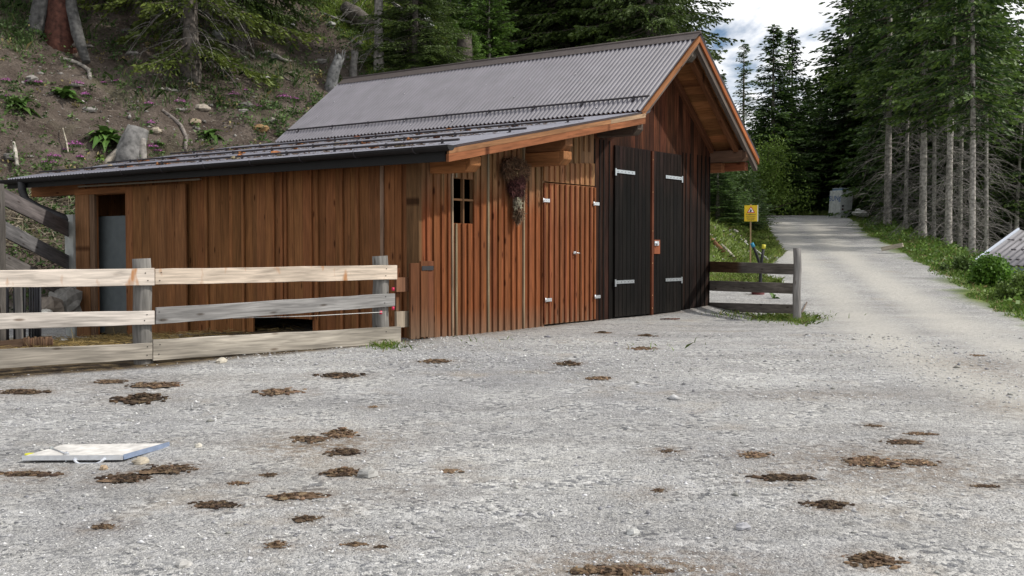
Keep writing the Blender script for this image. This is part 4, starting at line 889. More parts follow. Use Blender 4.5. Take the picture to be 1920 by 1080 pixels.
# skyline spruces left of the forest
tpx('slim', 1392, 72, top=72, wd=.95, label='lone slim spruce with thin see-through crown against the clouds right of the gable')
tpx('full2', 1447, 62, top=42, wd=1.0, label='pointed dark spruce, left one of the skyline pair')
tpx('full2', 1482, 66, top=48, wd=.85, label='pointed dark spruce, right one of the skyline pair')
tpx('full', 1590, 66, top=-95, wd=1.55, label='broad dark spruce leaning its ragged left side against the open sky')
tpx('slim', 1352, 76, top=128, wd=.7, label='small spruce tip peeping out behind the right roof slope')
tpx('slim', 1902, 52, top=18, wd=1.2, label='spruce with a narrow tip in front of blue sky at the right picture edge')
for px, d, tp in ((1640, 66, -120), (1675, 62, -150), (1715, 57, -160), (1765, 56, -150), (1812, 52, -100), (1850, 52, -20), (1660, 74, -100), (1700, 70, -120), (1745, 64, -140), (1790, 66, -90), (1838, 60, -60), (1620, 78, -100), (1930, 46, 100), (1965, 44, 60), (1885, 60, 110), (1915, 62, 120), (1868, 56, 40)):
    tpx(rnd.choice(['full', 'full2', 'dense']), px+rnd.uniform(-6, 6), d, top=tp, wd=rnd.uniform(1.0, 1.25), label='dark tall spruce crowding the forest beyond the road and bare trunks', group=GB_)
for px, d, tp in ((1415, 70, 235), (1435, 78, 215), (1462, 74, 225), (1490, 70, 195), (1515, 72, 175), (1540, 70, 170), (1565, 74, 160), (1425, 90, 200), (1475, 90, 180), (1520, 88, 150), (1548, 85, 140), (1590, 70, 150), (1620, 68, 150), (1400, 66, 262), (1505, 68, 245), (1550, 67, 235), (1580, 67, 235), (1612, 66, 220), (1645, 64, 200)):
    tpx(rnd.choice(['full', 'full2', 'dense']), px+rnd.uniform(-5, 5), d, top=tp+rnd.uniform(-12, 12), wd=rnd.uniform(.75, 1.0), label='dark lower spruce in the thicket behind the end of the road', group='dark lower spruces behind the end of the road')
for px, d, h in ((1700, 52, .5), (1735, 51, .5), (1785, 49, .5), (1830, 47, .5), (1868, 47, .5), (1925, 45, .5), (1660, 62, .6), (1710, 62, .7), (1760, 60, .7), (1815, 58, .7), (1880, 56, .7)):
    tpx('dense', px, d, h=h, wd=h*1.3, label='dark low spruce filling the gloom behind the bare trunks', group='low spruces behind the bare trunks')
# forest on the hill behind the barn
for kind, px, d, h, wd, lb in (('hill2', 1215, 38, 1.0, .80, 'dense dark spruce towering right behind the peak of the barn roof'), ('hill2', 1160, 40, 1.0, 1.05, 'dense dark spruce behind the barn ridge, left of the one at the gable peak'),
        ('hill2', 1060, 41, 1.0, 1.1, 'dense dark spruce rising behind the middle of the barn ridge'), ('hill2', 1000, 44, 1.0, 1.15, 'dark spruce behind the pale grey shrub above the ridge'),
        ('hill2', 1110, 47, 1.1, 1.25, 'dark spruce deeper in the wood behind the middle of the ridge'), ('hill2', 1205, 47, 1.1, 1.25, 'dark spruce deeper in the wood behind the gable peak'), ('hill2', 945, 50, 1.0, 1.1, 'dark spruce in the upper wood above the tree stump'), ('hill2', 1238, 46, .8, .5, 'dark spruce with ragged right edge against white clouds above the gable')):
    tpx(kind, px, d, h=h, wd=wd, label=lb)
for px, d, h in ((1035, 50, .9), (1090, 42, .45), (1130, 52, .9), (985, 53, .9), (1180, 42, .45), (1020, 42, .4), (910, 58, .9), (850, 62, .9), (780, 64, .9), (700, 66, .9), (1215, 41, .35), (1130, 41, .35), (965, 45, .4)):
    tpx('hill2' if h < .6 else 'dense', px, d, h=h, wd=max(h, .65)*1.15, label='dark spruce merging into the wood on the slope behind the barn', group='dark spruces on the slope behind the barn')
for px, d, tp in ((1345, 32, 292), (1372, 37, 285), (1395, 42, 300), (1335, 38, 255), (1360, 50, 240), (1385, 55, 235)):
    tpx('full', px, d, top=tp, wd=.30+.004*d, label='low green spruce on the grassy bank right of the barn', group='low spruces on the bank right of the barn')
# big trees on the bare slope, upper left
tpx('hill', 362, 28.5, h=1.0, wd=.95, label='old spruce with drooping yellow-green lower branches over the bare slope', rz=.6)
tpx('hill', 268, 31, h=1.05, wd=.7, label='dark-trunked spruce with dead grey twigs left of the drooping branches', rz=3.9)
tpx('hill2', 452, 31, h=1.0, wd=.72, label='spruce whose yellow-green boughs hang at the top right of the bare slope', rz=2.3)
tpx('bare', 712, 32, h=1.0, wd=1.0, label='spruce with bare grey trunk just above the far roof end', rz=2.0)
tpx('hill2', 780, G(780, 150, 24).y, h=.36, wd=.52, label='low dark spruce with spreading boughs reaching down to the far half of the ridge', rz=1.2)
for px, d in ((120, 38), (220, 41), (30, 38), (360, 43), (-60, 30), (-120, 36), (440, 43)):
    tpx('hill2', px, d, h=1.0, wd=1.1, label='dark spruce standing above the upper edge of the bare slope', group='spruces along the top of the bare slope')
# old tree with reddish trunk
tr = G(113, 76); rt = empty('old_tree', tr-Vector((0, 0, .2)), 0, 'thick red-barked old tree with grey flaring roots at the upper left', 'tree')
m = MB(); m.tube([(0, 0, -.5), (0, 0, .1), (.02, .02, .8), (.05, .05, 3), (.1, .1, 9)], [.46, .42, .34, .31, .22], 18, (.085, .034, .024), jit=.05)
def relchld(m, name, mat, root): return m.build(name, mat, root)
relchld(m, 'trunk', M_BARK, rt)
for pts, r_ in (([(-.32, -.1, 3.2), (-.38, -.14, 1.2), (-.55, -.2, .35), (-.75, -.35, -.35)], [.17, .2, .22, .16]), ([(.30, -.12, 2.4), (.36, -.18, 1.0), (.55, -.3, .3), (.85, -.5, -.45)], [.12, .14, .15, .10])):
    m = MB(); m.tube(pts, r_, 10, (.10, .098, .095), jit=.08); relchld(m, 'root_flare', M_BARK, rt)
cm = bpy.data.objects.new('crown', PR['hill2'][0]); COL.objects.link(cm); cm.parent = rt; cm.location = (0, 0, 2.5)
# young spruces and shrubs above the ridge
for px, py, h, lb in ((917, 132, 1.7, 'largest bright green young spruce above the ridge, right of the stump'), (845, 68, 1.1, 'bright young spruce high above the ridge, left of the stump'), (873, 60, .8, 'small yellow-green young spruce above the stump'),
        (884, 126, .62, 'small young spruce growing in front of the stump'), (848, 92, .55, 'little young spruce on the grass left of the stump'), (945, 130, 1.0, 'young green spruce at the ridge beside the largest young one')):
    q_ = G(px, py, 24); tree('young', q_.x, q_.y, h*.72, h*.78, label=lb, name='young_spruce')
def shrub(px, d, w_, h_, n, leaf, c0, c1, label, name='shrub', x=None, y=None, stems=14, z0=None, lw=.35):
    x = (px-960)/FP*d if x is None else x; y = d if y is None else y; o = empty(name, (x, y, gz(x, y)), 0, label, 'shrub'); rg = np.random.default_rng(int(abs(px)*7+d))
    ns = stems*3; ce = np.stack([rg.normal(0, w_*.28, ns), rg.normal(0, w_*.28, ns), h_*rg.uniform(.15, .92, ns)], 1); rad = rg.uniform(.12, .3, ns)*min(w_, h_)
    ce[:, :2] *= (1.25-.8*(ce[:, 2:3]/h_)); i = rg.integers(0, ns, n); P = ce[i]+rg.normal(0, .55, (n, 3))*rad[i][:, None]; P[:, 2] = np.maximum(P[:, 2], .02)
    D = unit(rg.normal(size=(n, 3))+np.array([0, 0, .3])); q = rg.random((n, 1)); tn = (np.array(c0)*(1-q)+np.array(c1)*q)*rg.uniform(.7, 1.3, (n, 1))
    v = leaf_quads(P, D, leaf*rg.uniform(.6, 1.3, n), leaf*lw*np.ones(n), rg)
    link_mesh('leaves', mesh_np('leaves', v, np.arange(4*n).reshape(-1, 4), np.repeat(tn, 4, 0)), M_LEAF, o)
    t = np.linspace(0, 1, 5); pth = ce[:, None]*t[None, :, None]; pth[:, :, 2] = ce[:, None, 2]*t[None]**.8; bv, bF = tubes_np(pth, np.tile(.02*(1-.8*t), (ns, 1))*h_*.6, 4)
    link_mesh('stems', mesh_np('stems', bv, bF, np.tile((.13, .10, .07), (len(bv), 1))), M_BARK, o)
    return o
shrub(975, G(975, 118, 24).y, 1.3, 1.7, 2600, .07, (.12, .16, .06), (.24, .30, .14), 'pale grey-green leafy shrub above the ridge right of the young spruces')
shrub(1000, G(1000, 108, 24).y, 1.0, 1.1, 1200, .07, (.12, .16, .07), (.22, .27, .14), 'small pale shrub at the dark wood edge above the ridge')
shrub(1425, 60, 3.2, 4.2, 9000, .13, (.12, .20, .035), (.26, .38, .07), 'rounded bright green deciduous bush behind the yellow sign', name='bush')
shrub(1468, 63, 2.6, 2.8, 6000, .13, (.10, .17, .035), (.2, .30, .06), 'lower green bush at the left side of the road end', name='bush')
shrub(1362, 36, 1.8, 1.7, 6000, .10, (.045, .085, .02), (.10, .16, .035), 'dark leafy bush just right of the barn corner on the bank', name='bush')
shrub(1338, 34, 1.4, 1.4, 4000, .10, (.045, .085, .02), (.10, .16, .035), 'green bush peeping out behind the black barn corner', name='bush')
shrub(1856, 23, .8, .58, 11000, .07, (.06, .14, .018), (.14, .27, .03), 'dense rounded bright green bush in front of the hut roof', name='bush')
shrub(1925, 19.8, 1.0, .5, 6500, .07, (.09, .15, .03), (.19, .28, .06), 'loose light green bush at the road edge by the picture edge', name='bush')
shrub(1812, 26.5, .8, .4, 3500, .07, (.06, .10, .025), (.12, .19, .04), 'tall weedy bush left of the rounded bright green one', name='bush')
# ------------------------------------------------------------------ grasses and herbs
def blades(name, x, y, h, wd, tint, label, cat, spread=.35, seed=0):
    rg = np.random.default_rng(seed); n = len(x); P = np.stack([x, y, H(x, y)-.01], 1); a = rg.uniform(0, 6.283, n); S = np.stack([np.cos(a), np.sin(a), a*0], 1)*wd[:, None]
    Ln = rg.normal(0, spread, (n, 3)); Ln[:, 2] = 1; Ln = unit(Ln)*h[:, None]; B2 = Ln.copy(); B2[:, :2] *= 1.9; B2[:, 2] *= .82
    v = np.stack([P-S, P+S, P+Ln*.55+S*.7, P+B2, P+Ln*.55-S*.7], 1).reshape(-1, 3); F = np.arange(5*n).reshape(-1, 5)
    return tag(link_mesh(name, mesh_np(name, v, F, np.repeat(tint, 5, 0)), M_GRASS), label, cat, kind='stuff')
def gcol(n, rg, a, b, dry=.12):
    q = rg.random((n, 1)); c = np.array(a)*(1-q)+np.array(b)*q; m = rg.random(n) < dry; c[m] = np.array((.30, .25, .11)); return c*rg.uniform(.7, 1.3, (n, 1))
rg = np.random.default_rng(5)
# verge right of the road
n = 110000; y = 11+rg.random(n)**1.3*48; dr = rg.random(n)**1.3*5.5; x = np.interp(y, *RR)+dr+.25+fbm(y, y*0, .8, 3, 3)*.8; k = (rg.random(n) < .5+fbm(x, y, .8, 3, 12)*2); x, y, dr = x[k], y[k], dr[k]; n = len(x)
clump = fbm(x, y, .6, 3, 90)+.5
hh = (.06+.42*np.clip(dr-.1, 0, 1.2)*clump)*rg.uniform(.6, 1.3, n); blades('verge_grass', x, y, hh, .006+.018*hh+.0003*y, gcol(n, rg, (.085, .16, .028), (.19, .29, .055)), 'green grass and weeds along the right edge of the road', 'grass', .35, 1)
n = 20000; y = 12+rg.random(n)**1.2*40; dr = .5+rg.random(n)*4.5; x = np.interp(y, *RR)+dr; k = fbm(x, y, .45, 3, 14) > -.02; x, y = x[k], y[k]; n = len(x); h0 = .12+.42*rg.random(n)*np.clip((dr[k]-.3), .2, 1)
P = np.stack([x, y, H(x, y)+h0*rg.uniform(.3, 1, n)], 1); D = unit(rg.normal(size=(n, 3))+np.array([0, 0, .2])); v = leaf_quads(P, D, rg.uniform(.05, .13, n), rg.uniform(.015, .04, n), rg)
tag(link_mesh('verge_weeds', mesh_np('verge_weeds', v, np.arange(4*n).reshape(-1, 4), np.repeat(gcol(n, rg, (.065, .13, .022), (.17, .28, .05), .04), 4, 0)), M_LEAF), 'leafy green weeds growing between road and bare trunks', 'weeds', kind='stuff')
# bank right of the barn and behind the road end
n = 120000; y = 23+rg.random(n)**1.2*42; x = np.interp(y, TOE[:, 1][6:], TOE[:, 0][6:])-(rg.random(n)**1.2*8)+.35; k = (x > 1.5) & (rg.random(n) < .55+fbm(x, y, .9, 3, 2)*2.2); x, y = x[k], y[k]; n = len(x)
hh = rg.uniform(.05, .22, n); blades('bank_grass', x, y, hh, .007+.0003*y+0*hh, gcol(n, rg, (.12, .18, .035), (.25, .33, .07), .07), 'short green grass on the bank between barn and road', 'grass', .5, 2)
n = 14000; y = 56+rg.random(n)*10; x = 12+rg.random(n)*10; k = (x < np.interp(y, *RL)) | (y > 61.5); x, y = x[k], y[k]; n = len(x)
blades('far_grass', x, y, rg.uniform(.15, .5, n), np.full(n, .03), gcol(n, rg, (.10, .15, .03), (.2, .26, .06), .1), 'sunlit grass strip at the foot of the trees beyond the road end', 'grass', .4, 3)
# grass patches on the upper slope
n = 60000; y = 29+rg.random(n)*12; x = -9+rg.random(n)*10; k = (uppermask(x, y) > .5) & (toe_dist(x, y) > 3); x, y = x[k], y[k]; n = len(x)
blades('slope_grass', x, y, rg.uniform(.08, .3, n), np.full(n, .014), gcol(n, rg, (.13, .21, .035), (.27, .36, .07), .08), 'bright green grass on the upper hillside behind the barn', 'grass', .45, 4)
# small herbs on the bare slope
def herb_pts(n, f, seed):
    rg = np.random.default_rng(seed); y = 16.5+rg.random(n)*18; x = -14+rg.random(n)*14; k = (toe_dist(x, y) > .3) & (rg.random(n) < f(x, y)); return x[k], y[k], rg
x, y, rg2 = herb_pts(17000, lambda x, y: np.clip(.0+2.6*fbm(x, y, .55, 3, 60), 0, 1)+.10+.25*sm(-6, -9, x)*sm(21, 18, y), 61); P = []; D = []; Lg = []; Tn = []
for a, b in zip(x, y):
    nl = rg2.integers(6, 22); z = gz(a, b); hgt = rg2.uniform(.03, .32); c = gcol(1, rg2, (.04, .085, .02), (.11, .17, .05), .05)[0]; r_ = rg2.uniform(.03, .13)
    for _ in range(nl):
        q = rg2.random(); P.append((a+rg2.normal(0, r_), b+rg2.normal(0, r_), z+hgt*q)); D.append(rg2.normal(size=3)*np.array([1, 1, .4])+np.array([0, 0, .5])); Lg.append(rg2.uniform(.04, .11)); Tn.append(c*rg2.uniform(.7, 1.3))
P = np.array(P); v = leaf_quads(P, unit(np.array(D)), np.array(Lg), np.array(Lg)*.28, rg2)
tag(link_mesh('slope_herbs', mesh_np('slope_herbs', v, np.arange(len(v)).reshape(-1, 4), np.repeat(np.array(Tn), 4, 0)), M_LEAF), 'small green herbs dotted over the bare brown slope', 'herbs', kind='stuff')
n = 9000; x = []; y = []
for px, py, w_, k_ in ((520, 130, 70, 60), (480, 150, 70, 40), (300, 150, 90, 45), (15, 60, 50, 60), (50, 75, 30, 30), (440, 120, 40, 25), (320, 175, 90, 40), (25, 20, 40, 40), (150, 60, 40, 25)):
    for _ in range(k_):
        p = G(px+rnd.gauss(0, w_*.6), py+rnd.gauss(0, w_*.35), 16); q = rnd.randint(3, 12)
        x += [p.x+rnd.gauss(0, .05) for _ in range(q)]; y += [p.y+rnd.gauss(0, .05) for _ in range(q)]
x = np.array(x); y = np.array(y); n = len(x); blades('slope_weeds', x, y, rg.uniform(.08, .38, n), np.full(n, .008), gcol(n, rg, (.05, .10, .03), (.11, .17, .05), .04), 'thin tall weeds in patches on the shaded slope', 'weeds', .3, 6)
# tufts at fence feet
x = []; y = []
for px, py, sx, k_ in ((1470, 596, 34, 1500), (1505, 603, 12, 500), (725, 650, 16, 260), (1380, 590, 25, 200), (1215, 650, 60, 20), (900, 640, 60, 20)):
    for _ in range(k_): p = G(px+rnd.gauss(0, sx), py+rnd.gauss(0, 3.5), 9); x.append(p.x); y.append(p.y)
x = np.array(x); y = np.array(y); n = len(x); blades('fence_grass', x, y, rg.uniform(.03, .12, n), np.full(n, .005), gcol(n, rg, (.09, .16, .025), (.2, .28, .05), .1), 'tufts of green grass at the feet of the fence posts', 'grass', .5, 7)
def dock(px, py, s, label, n=16, d=None, c=(.075, .145, .03)):
    p = at(px, py, d) if d else G(px, py, 15); o = empty('dock_plant', p, rnd.uniform(0, 6), label, 'plant'); 
    for k in range(n):
        a = rnd.uniform(0, 6.28); L = s*rnd.uniform(.6, 1.1); W = L*rnd.uniform(.15, .24); el = rnd.uniform(.35, 1.4); cc = tj(c, .3); d2 = Vector((math.cos(a), math.sin(a), 0)); sd = Vector((-math.sin(a), math.cos(a), 0)); v = []; F = []; tn = []
        for i in range(7):
            t = i/6; pt = d2*(L*(math.cos(el)*t+.25*t*t))+Vector((0, 0, L*(math.sin(el)*t*1.3-1.15*t*t*(.5+.5*math.cos(el))))); w_ = W*math.sin(min(1, t*1.02)**.75*3.1)+.006
            for q, dz in ((-1, .18), (0, 0), (1, .18)): v.append(pt+sd*(w_*q)+Vector((0, 0, w_*dz+.02*s*rnd.uniform(-1, 1)*abs(q)))); tn.append(cc if q else tuple(x*1.35 for x in cc))
        for i in range(6):
            for q in (0, 1): b = i*3+q; F.append((b, b+1, b+4, b+3))
        link_mesh('leaf', mesh_np('leaf', np.array(v), F, np.array(tn)), M_LEAF, o)
    return o
dock(200, 268, .72, 'largest broad-leaved dock plant, left of the split grey stump', 44); dock(38, 205, .6, 'broad-leaved dock plant farthest left on the slope', 30); dock(118, 186, .6, 'broad-leaved dock plant second from the left on the slope', 28)
dock(395, 258, .45, 'small leafy dock plant right of the exposed root', 24); dock(412, 200, .25, 'small dark leafy plant among pink flowers on the slope', 12, c=(.05, .10, .025)); dock(115, 372, .50, 'broad-leaved dock plant seen below the gutter at the left', 14)
dock(300, 275, .22, 'low leafy plant right of the split stump', 10); dock(190, 300, .22, 'small mossy green plant below the largest dock plant', 14, c=(.10, .16, .03)); dock(265, 170, .25, 'blue-green leafy plant on the shaded slope', 12, c=(.06, .11, .06))
dock(1450-0, 560, .18, 'leafy weed behind the right fence', 8)
for i, (px, py, s) in enumerate(((12, 155, .7), (58, 158, 1), (75, 160, .6), (145, 162, 1), (160, 182, .7), (220, 157, .5), (260, 170, .35), (194, 159, .4), (338, 196, 1), (280, 198, .7), (439, 181, .9), (478, 203, 1.1), (460, 172, .4), (533, 186, 1.1), (552, 190, .6), (140, 276, 1.1), (100, 298, .9), (92, 310, .9), (285, 280, .9), (283, 236, .6), (150, 300, .5), (12, 185, .5), (296, 287, .7), (125, 285, .5))):
    p = G(px, py, 15); s *= 1.35; m = MB(); r_ = .13*s
    for k in range(int(60*s+10)):
        a = rnd.uniform(0, 6.28); q = math.sqrt(rnd.random())*r_; c = Vector((q*math.cos(a), q*math.sin(a)*.8, .05+.09*s*(1-q/r_)*rnd.random())); u = Vector((rnd.gauss(0, 1), rnd.gauss(0, 1), rnd.gauss(.5, .6))).normalized()*.016; v_ = u.cross(Vector((rnd.gauss(0, 1), rnd.gauss(0, 1), 1))).normalized()*.014; m.face([c-u, c+v_, c+u, c-v_], tj((.42, .13, .36), .35))
    o = empty('flower_cushion', p, 0, 'small cushion of pink flowers on the brown slope', 'flowers', 'pink flower cushions on the slope'); m.build('blossoms', M_PAINT, o)
    m = MB()
    for k in range(int(60*s)+14):
        a = rnd.uniform(0, 6.28); q = math.sqrt(rnd.random())*r_*1.25; c = Vector((q*math.cos(a), q*math.sin(a)*.8, -.02)); m.face([c-Vector((.008, 0, 0)), c+Vector((.008, 0, 0)), c+Vector((rnd.gauss(0, .03), rnd.gauss(0, .03), rnd.uniform(.04, .11)))], tj((.06, .11, .03), .3))
    m.build('greens', M_GRASS, o)
# ------------------------------------------------------------------ stumps, logs, roots, rocks on the slope
st = G(245, 300, 16); o = empty('tree_stump', st, 0, 'split weathered grey stump on the slope beside the largest dock plant', 'stump')
o.scale = (1.2, 1.2, 1.15)
m = MB(); m.tube([(.02, -.05, -.35), (0, 0, .1), (.04, .05, .35), (.1, .1, .62)], [.36, .29, .23, .20], 14, (.17, .165, .16), jit=.10); m.build('trunk', M_BARK, o)
m = MB(); m.tube([(.05, .12, .62), (.02, 0, .45), (-.16, -.10, .15), (-.42, -.25, -.15), (-.5, -.3, -.4)], [.05, .09, .10, .10, .06], 8, (.34, .30, .25), jit=.1); m.build('root', M_BARK, o)
m = MB(); m.tube([(.22, 0, .4), (.26, -.1, .1), (.28, -.15, -.3)], [.06, .08, .07], 8, (.26, .24, .22), jit=.1); m.build('root', M_BARK, o)
def stump(px, d, h, r, c, label, lean=0, top=None):
    q_ = G(px, d, 22); x = q_.x; d = q_.y; z = q_.z; m = MB(); m.tube([(0, 0, -.3), (0, 0, .05), (lean*.4, 0, h*.5), (lean, 0, h*.9), (lean*1.1, 0, h)], [r*1.35, r*1.15, r, r*.9, r*.5 if top is None else r*top], 12, c, jit=.12)
    for k in range(7): a = k*.9; m.tube([(lean+r*.75*math.cos(a), r*.75*math.sin(a), h*.85), (lean*1.1+r*.8*math.cos(a), r*.8*math.sin(a), h*(1+rnd.uniform(0, .18)))], [.03, .008], 5, c)
    o = m.build('tree_stump', M_BARK); o.location = (x, d, z); return tag(o, label, 'stump')
stump(871, 128, .95, .25, (.10, .085, .072), 'broad grey broken stump between the young spruces above the ridge', .0, .9)
stump(620, 168, .95, .17, (.19, .19, .19), 'leaning hollow grey snag at the far end of the barn roof', .25); stump(662, 148, .75, .11, (.17, .16, .15), 'small upright grey stump right of the leaning snag', .05, .9)
def stick(pts, r, c, label, name='root', cat='root', pxmode=True, up=.04, mind=15):
    P = [G(a, b, mind)+Vector((0, 0, up)) for a, b in pts]; m = MB(); k = len(P); m.tube(P, [r*(.55+.45*math.sin(3.0*(i+.4)/k)) for i in range(k)], 8, c, jit=.15); o = m.build(name, M_BARK, loc=tuple(P[0])); return tag(o, label, cat)
stick([(112, 112), (135, 118), (152, 124), (167, 136), (169, 150)], .055, (.36, .33, .29), 'curved pale exposed root below the old red-barked tree')
stick([(305, 210), (325, 225), (340, 240), (350, 262), (347, 285)], .05, (.23, .20, .18), 'dark crooked root running down to the roof right of the stump')
stick([(452, 99), (465, 103), (478, 112)], .05, (.27, .25, .22), 'short grey root on the slope, left one of a pair'); stick([(487, 103), (505, 100), (515, 108), (540, 118)], .05, (.30, .28, .25), 'angled grey root on the slope, right one of a pair')
stick([(26, 285), (29, 305), (33, 330)], .04, (.45, .42, .36), 'pale bare stick upright behind the left roof end', 'stick', 'stick', up=.2); stick([(118, 255), (125, 280), (128, 300)], .018, (.42, .38, .3), 'thin dry stalk above the low roof', 'stick', 'stick', up=.15)
stick([(570, 215), (590, 200), (600, 225), (612, 240)], .035, (.27, .23, .18), 'tangled dry roots at the eroded bank by the roof end')
stick([(600, 30), (640, 45), (690, 55)], .05, (.24, .23, .21), 'thin grey dead branch lying at the top of the slope', 'dead_branch', 'branch', up=.1)
a = G(648, 30, 25)+Vector((0, 0, .25)); b = G(702, 68, 25)+Vector((0, 0, .2)); m = MB(); m.tube([a, a.lerp(b, .3), a.lerp(b, .7), b], [.20, .26, .27, .25], 12, (.12, .105, .09), jit=.1)
tag(m.build('fallen_log', M_BARK, loc=tuple(a)), 'thick rotting brown log lying across the top of the slope', 'log')
a = G(735, 35, 25)+Vector((0, 0, .5)); b = G(790, 62, 25)+Vector((0, 0, .25)); m = MB(); m.tube([a, a.lerp(b, .5), b], [.05, .09, .08], 8, (.36, .34, .31), jit=.1); tag(m.build('fallen_log', M_BARK, loc=tuple(a)), 'bleached thin log on the boulders right of the bare trunk', 'log')
for px, py, s, c, lb in ((418, 70, .38, (.38, .38, .37), 'flat pale grey boulder right of the drooping branches'), (545, 52, .22, (.30, .30, .30), 'grey rock high on the bare slope'), (815, 32, .55, (.38, .39, .38), 'large pale grey boulder above the young spruces'), (778, 50, .6, (.34, .35, .34), 'grey boulder beside the bleached log'),
        (950, 75, .7, (.36, .37, .38), 'grey boulder half hidden behind the young spruces'), (380, 206, .20, (.34, .30, .25), 'flat tan stone among the pink flowers'), (292, 248, .17, (.38, .33, .26), 'tan stone right of the split stump'), (365, 232, .2, (.35, .28, .20), 'orange-tan stone above the low roof'),
        (487, 244, .24, (.30, .19, .09), 'orange-brown rock jutting from the bank at the roof end'), (620, 48, .2, (.34, .34, .33), 'small pale rock below the fallen log'), (135, 88, .28, (.27, .25, .22), 'pale flat stone at the foot of the old tree'), (745, 95, .4, (.34, .34, .32), 'pale rock showing between dark boughs above the roof'), (512, 228, .16, (.33, .30, .26), 'grey-tan stone on the eroded bank lip'), (505, 70, .14, (.3, .3, .3), 'little grey stone below the drooping boughs')):
    rock(px, py, (s, s*.7, s*.5), c, lb, emb=.3)
rr_ = random.Random(5)
for k in range(26):
    px, py = rr_.choice([(rr_.uniform(470, 680), rr_.uniform(20, 150)), (rr_.uniform(330, 520), rr_.uniform(190, 245)), (rr_.uniform(0, 400), rr_.uniform(60, 300))]); s_ = rr_.uniform(.06, .22); g_ = rr_.uniform(.13, .3)
    rock(px, py, (s_*1.3, s_*.7, s_*.45), (g_*1.03, g_*.97, g_*.9), 'weathered grey-brown rock half buried in the bare slope', group='rocks half buried in the bare slope', emb=.45)
for k in range(16):
    px, py = rr_.uniform(330, 660), rr_.uniform(60, 240); a_ = rr_.uniform(-.3, .9); L_ = rr_.uniform(12, 34); g_ = rr_.uniform(.6, 1.1)
    P = [G(px+L_*t*math.cos(a_), py+L_*t*math.sin(a_)+2.5*math.sin(t*5+k), 16)+Vector((0, 0, .02)) for t in (0, .35, .7, 1)]
    m = MB(); m.tube(P, [.02*g_, .028*g_, .022*g_, .008], 6, (.23*g_, .20*g_, .17*g_), jit=.15); tag(m.build('root', M_BARK, loc=tuple(P[0])), 'thin grey root snaking over the bare slope', 'root', 'thin roots on the bare slope')
# roots and twigs of the eroded bank (left, behind railing)
n = 500; P = []; 
for _ in range(n): p = G(rnd.uniform(5, 135), rnd.uniform(375, 470), 16.5); P.append((p.x, p.y, p.z+rnd.uniform(0, .12)))
D = unit(nrg.normal(size=(n, 3))*np.array([1, .6, .4])); scatter_tris('dry_twigs', M_GRASS, np.array(P), nrg.uniform(.15, .6, n), nrg.uniform(.006, .014, n), D, np.array([.34, .29, .21])*nrg.uniform(.5, 1.2, (n, 1)), 'tangle of dry twigs and stalks behind the sloping railing', 'twigs')
n = 2600; P = []
n = 2400
for _ in range(n):
    p = G(rnd.uniform(0, 680), 20+rnd.random()*270, 16.5); P.append((p.x, p.y, p.z+.01))
D = unit(nrg.normal(size=(n, 3))*np.array([1, 1, .15])+np.array([.3, -.5, -.2])); scatter_tris('slope_litter', M_GRASS, np.array(P), nrg.uniform(.05, .3, n), nrg.uniform(.004, .010, n), D, np.array([.25, .21, .17])*nrg.uniform(.4, 1.4, (n, 1)), 'fallen twigs and needles littering the bare slope', 'litter')
# ------------------------------------------------------------------ sign, pipes, cabinet, hut, plate
def text(s, size, loc, rot, mat, parent, name='lettering', ext=.001):
    cu = bpy.data.curves.new(name, 'FONT'); cu.body = s; cu.size = size; cu.align_x = 'CENTER'; cu.align_y = 'CENTER'; cu.extrude = ext; t = bpy.data.objects.new(name, cu); COL.objects.link(t)
    dg = bpy.context.evaluated_depsgraph_get(); me = bpy.data.meshes.new_from_object(t.evaluated_get(dg)); bpy.data.objects.remove(t)
    a = me.attributes.new('tint', 'FLOAT_COLOR', 'POINT')
    me.materials.clear(); me.materials.append(mat); o = bpy.data.objects.new(name, me); COL.objects.link(o); o.parent = parent; o.location = loc; o.rotation_euler = rot; return o
def flat(name, col, rough=.5):
    m, N, L, B = newmat(name); B.inputs['Base Color'].default_value = (*col, 1); B.inputs['Roughness'].default_value = rough
    n = nd(N, 'ShaderNodeTexNoise', Scale=14.0, Detail=4.0); r = ramp(N, L, n.outputs[0], .3, .7, tuple(c*.85 for c in col)+(1,), tuple(min(1, c*1.1) for c in col)+(1,)); L.new(r.outputs[0], B.inputs['Base Color']); return m
MB_INK = flat('black_ink', (.02, .02, .02)); M_BLUE = flat('blue_paint', (.04, .12, .35))
d = 27; sx_, sy_ = (1407-960)/FP*d, d; zs = at(1407, 415, d).z; wS = (1419-1395)/FP*d; hS = 30/FP*d
sg = empty('warning_sign', (sx_, sy_, gz(sx_, sy_)), R(-4), 'yellow warning sign with red triangle on a thin wooden pole by the road', 'sign'); z0 = zs-gz(sx_, sy_)
m = MB(); m.box(-.018, .018, .002, .03, -.2, z0+hS+.03, (.42, .30, .17)); m.build('pole', M_FENCE, sg)
m = MB(); m.box(-wS/2, wS/2, -.012, 0, z0, z0+hS, (.62, .42, .015)); pn = m.build('panel', M_PAINT, sg)
m = MB(); m.box(wS/2-.0, wS/2+.02, -.012, .05, z0, z0+hS+.01, (.62, .62, .5)); m.build('panel_edge', M_PAINT, sg)
m = MB(); m.face([(-.10, -.014, z0+hS*.53), (.10, -.014, z0+hS*.53), (0, -.014, z0+hS*.53+.165)], (.45, .02, .03)); m.face([(-.068, -.016, z0+hS*.53+.018), (.068, -.016, z0+hS*.53+.018), (0, -.016, z0+hS*.53+.13)], (.75, .75, .75)); m.lump((0, -.017, z0+hS*.53+.055), (.022, .001, .032), (.03, .04, .04)); m.lump((-.02, -.018, z0+hS*.53+.032), (.016, .001, .014), (.03, .04, .04)); m.build('triangle', M_PAINT, pn)
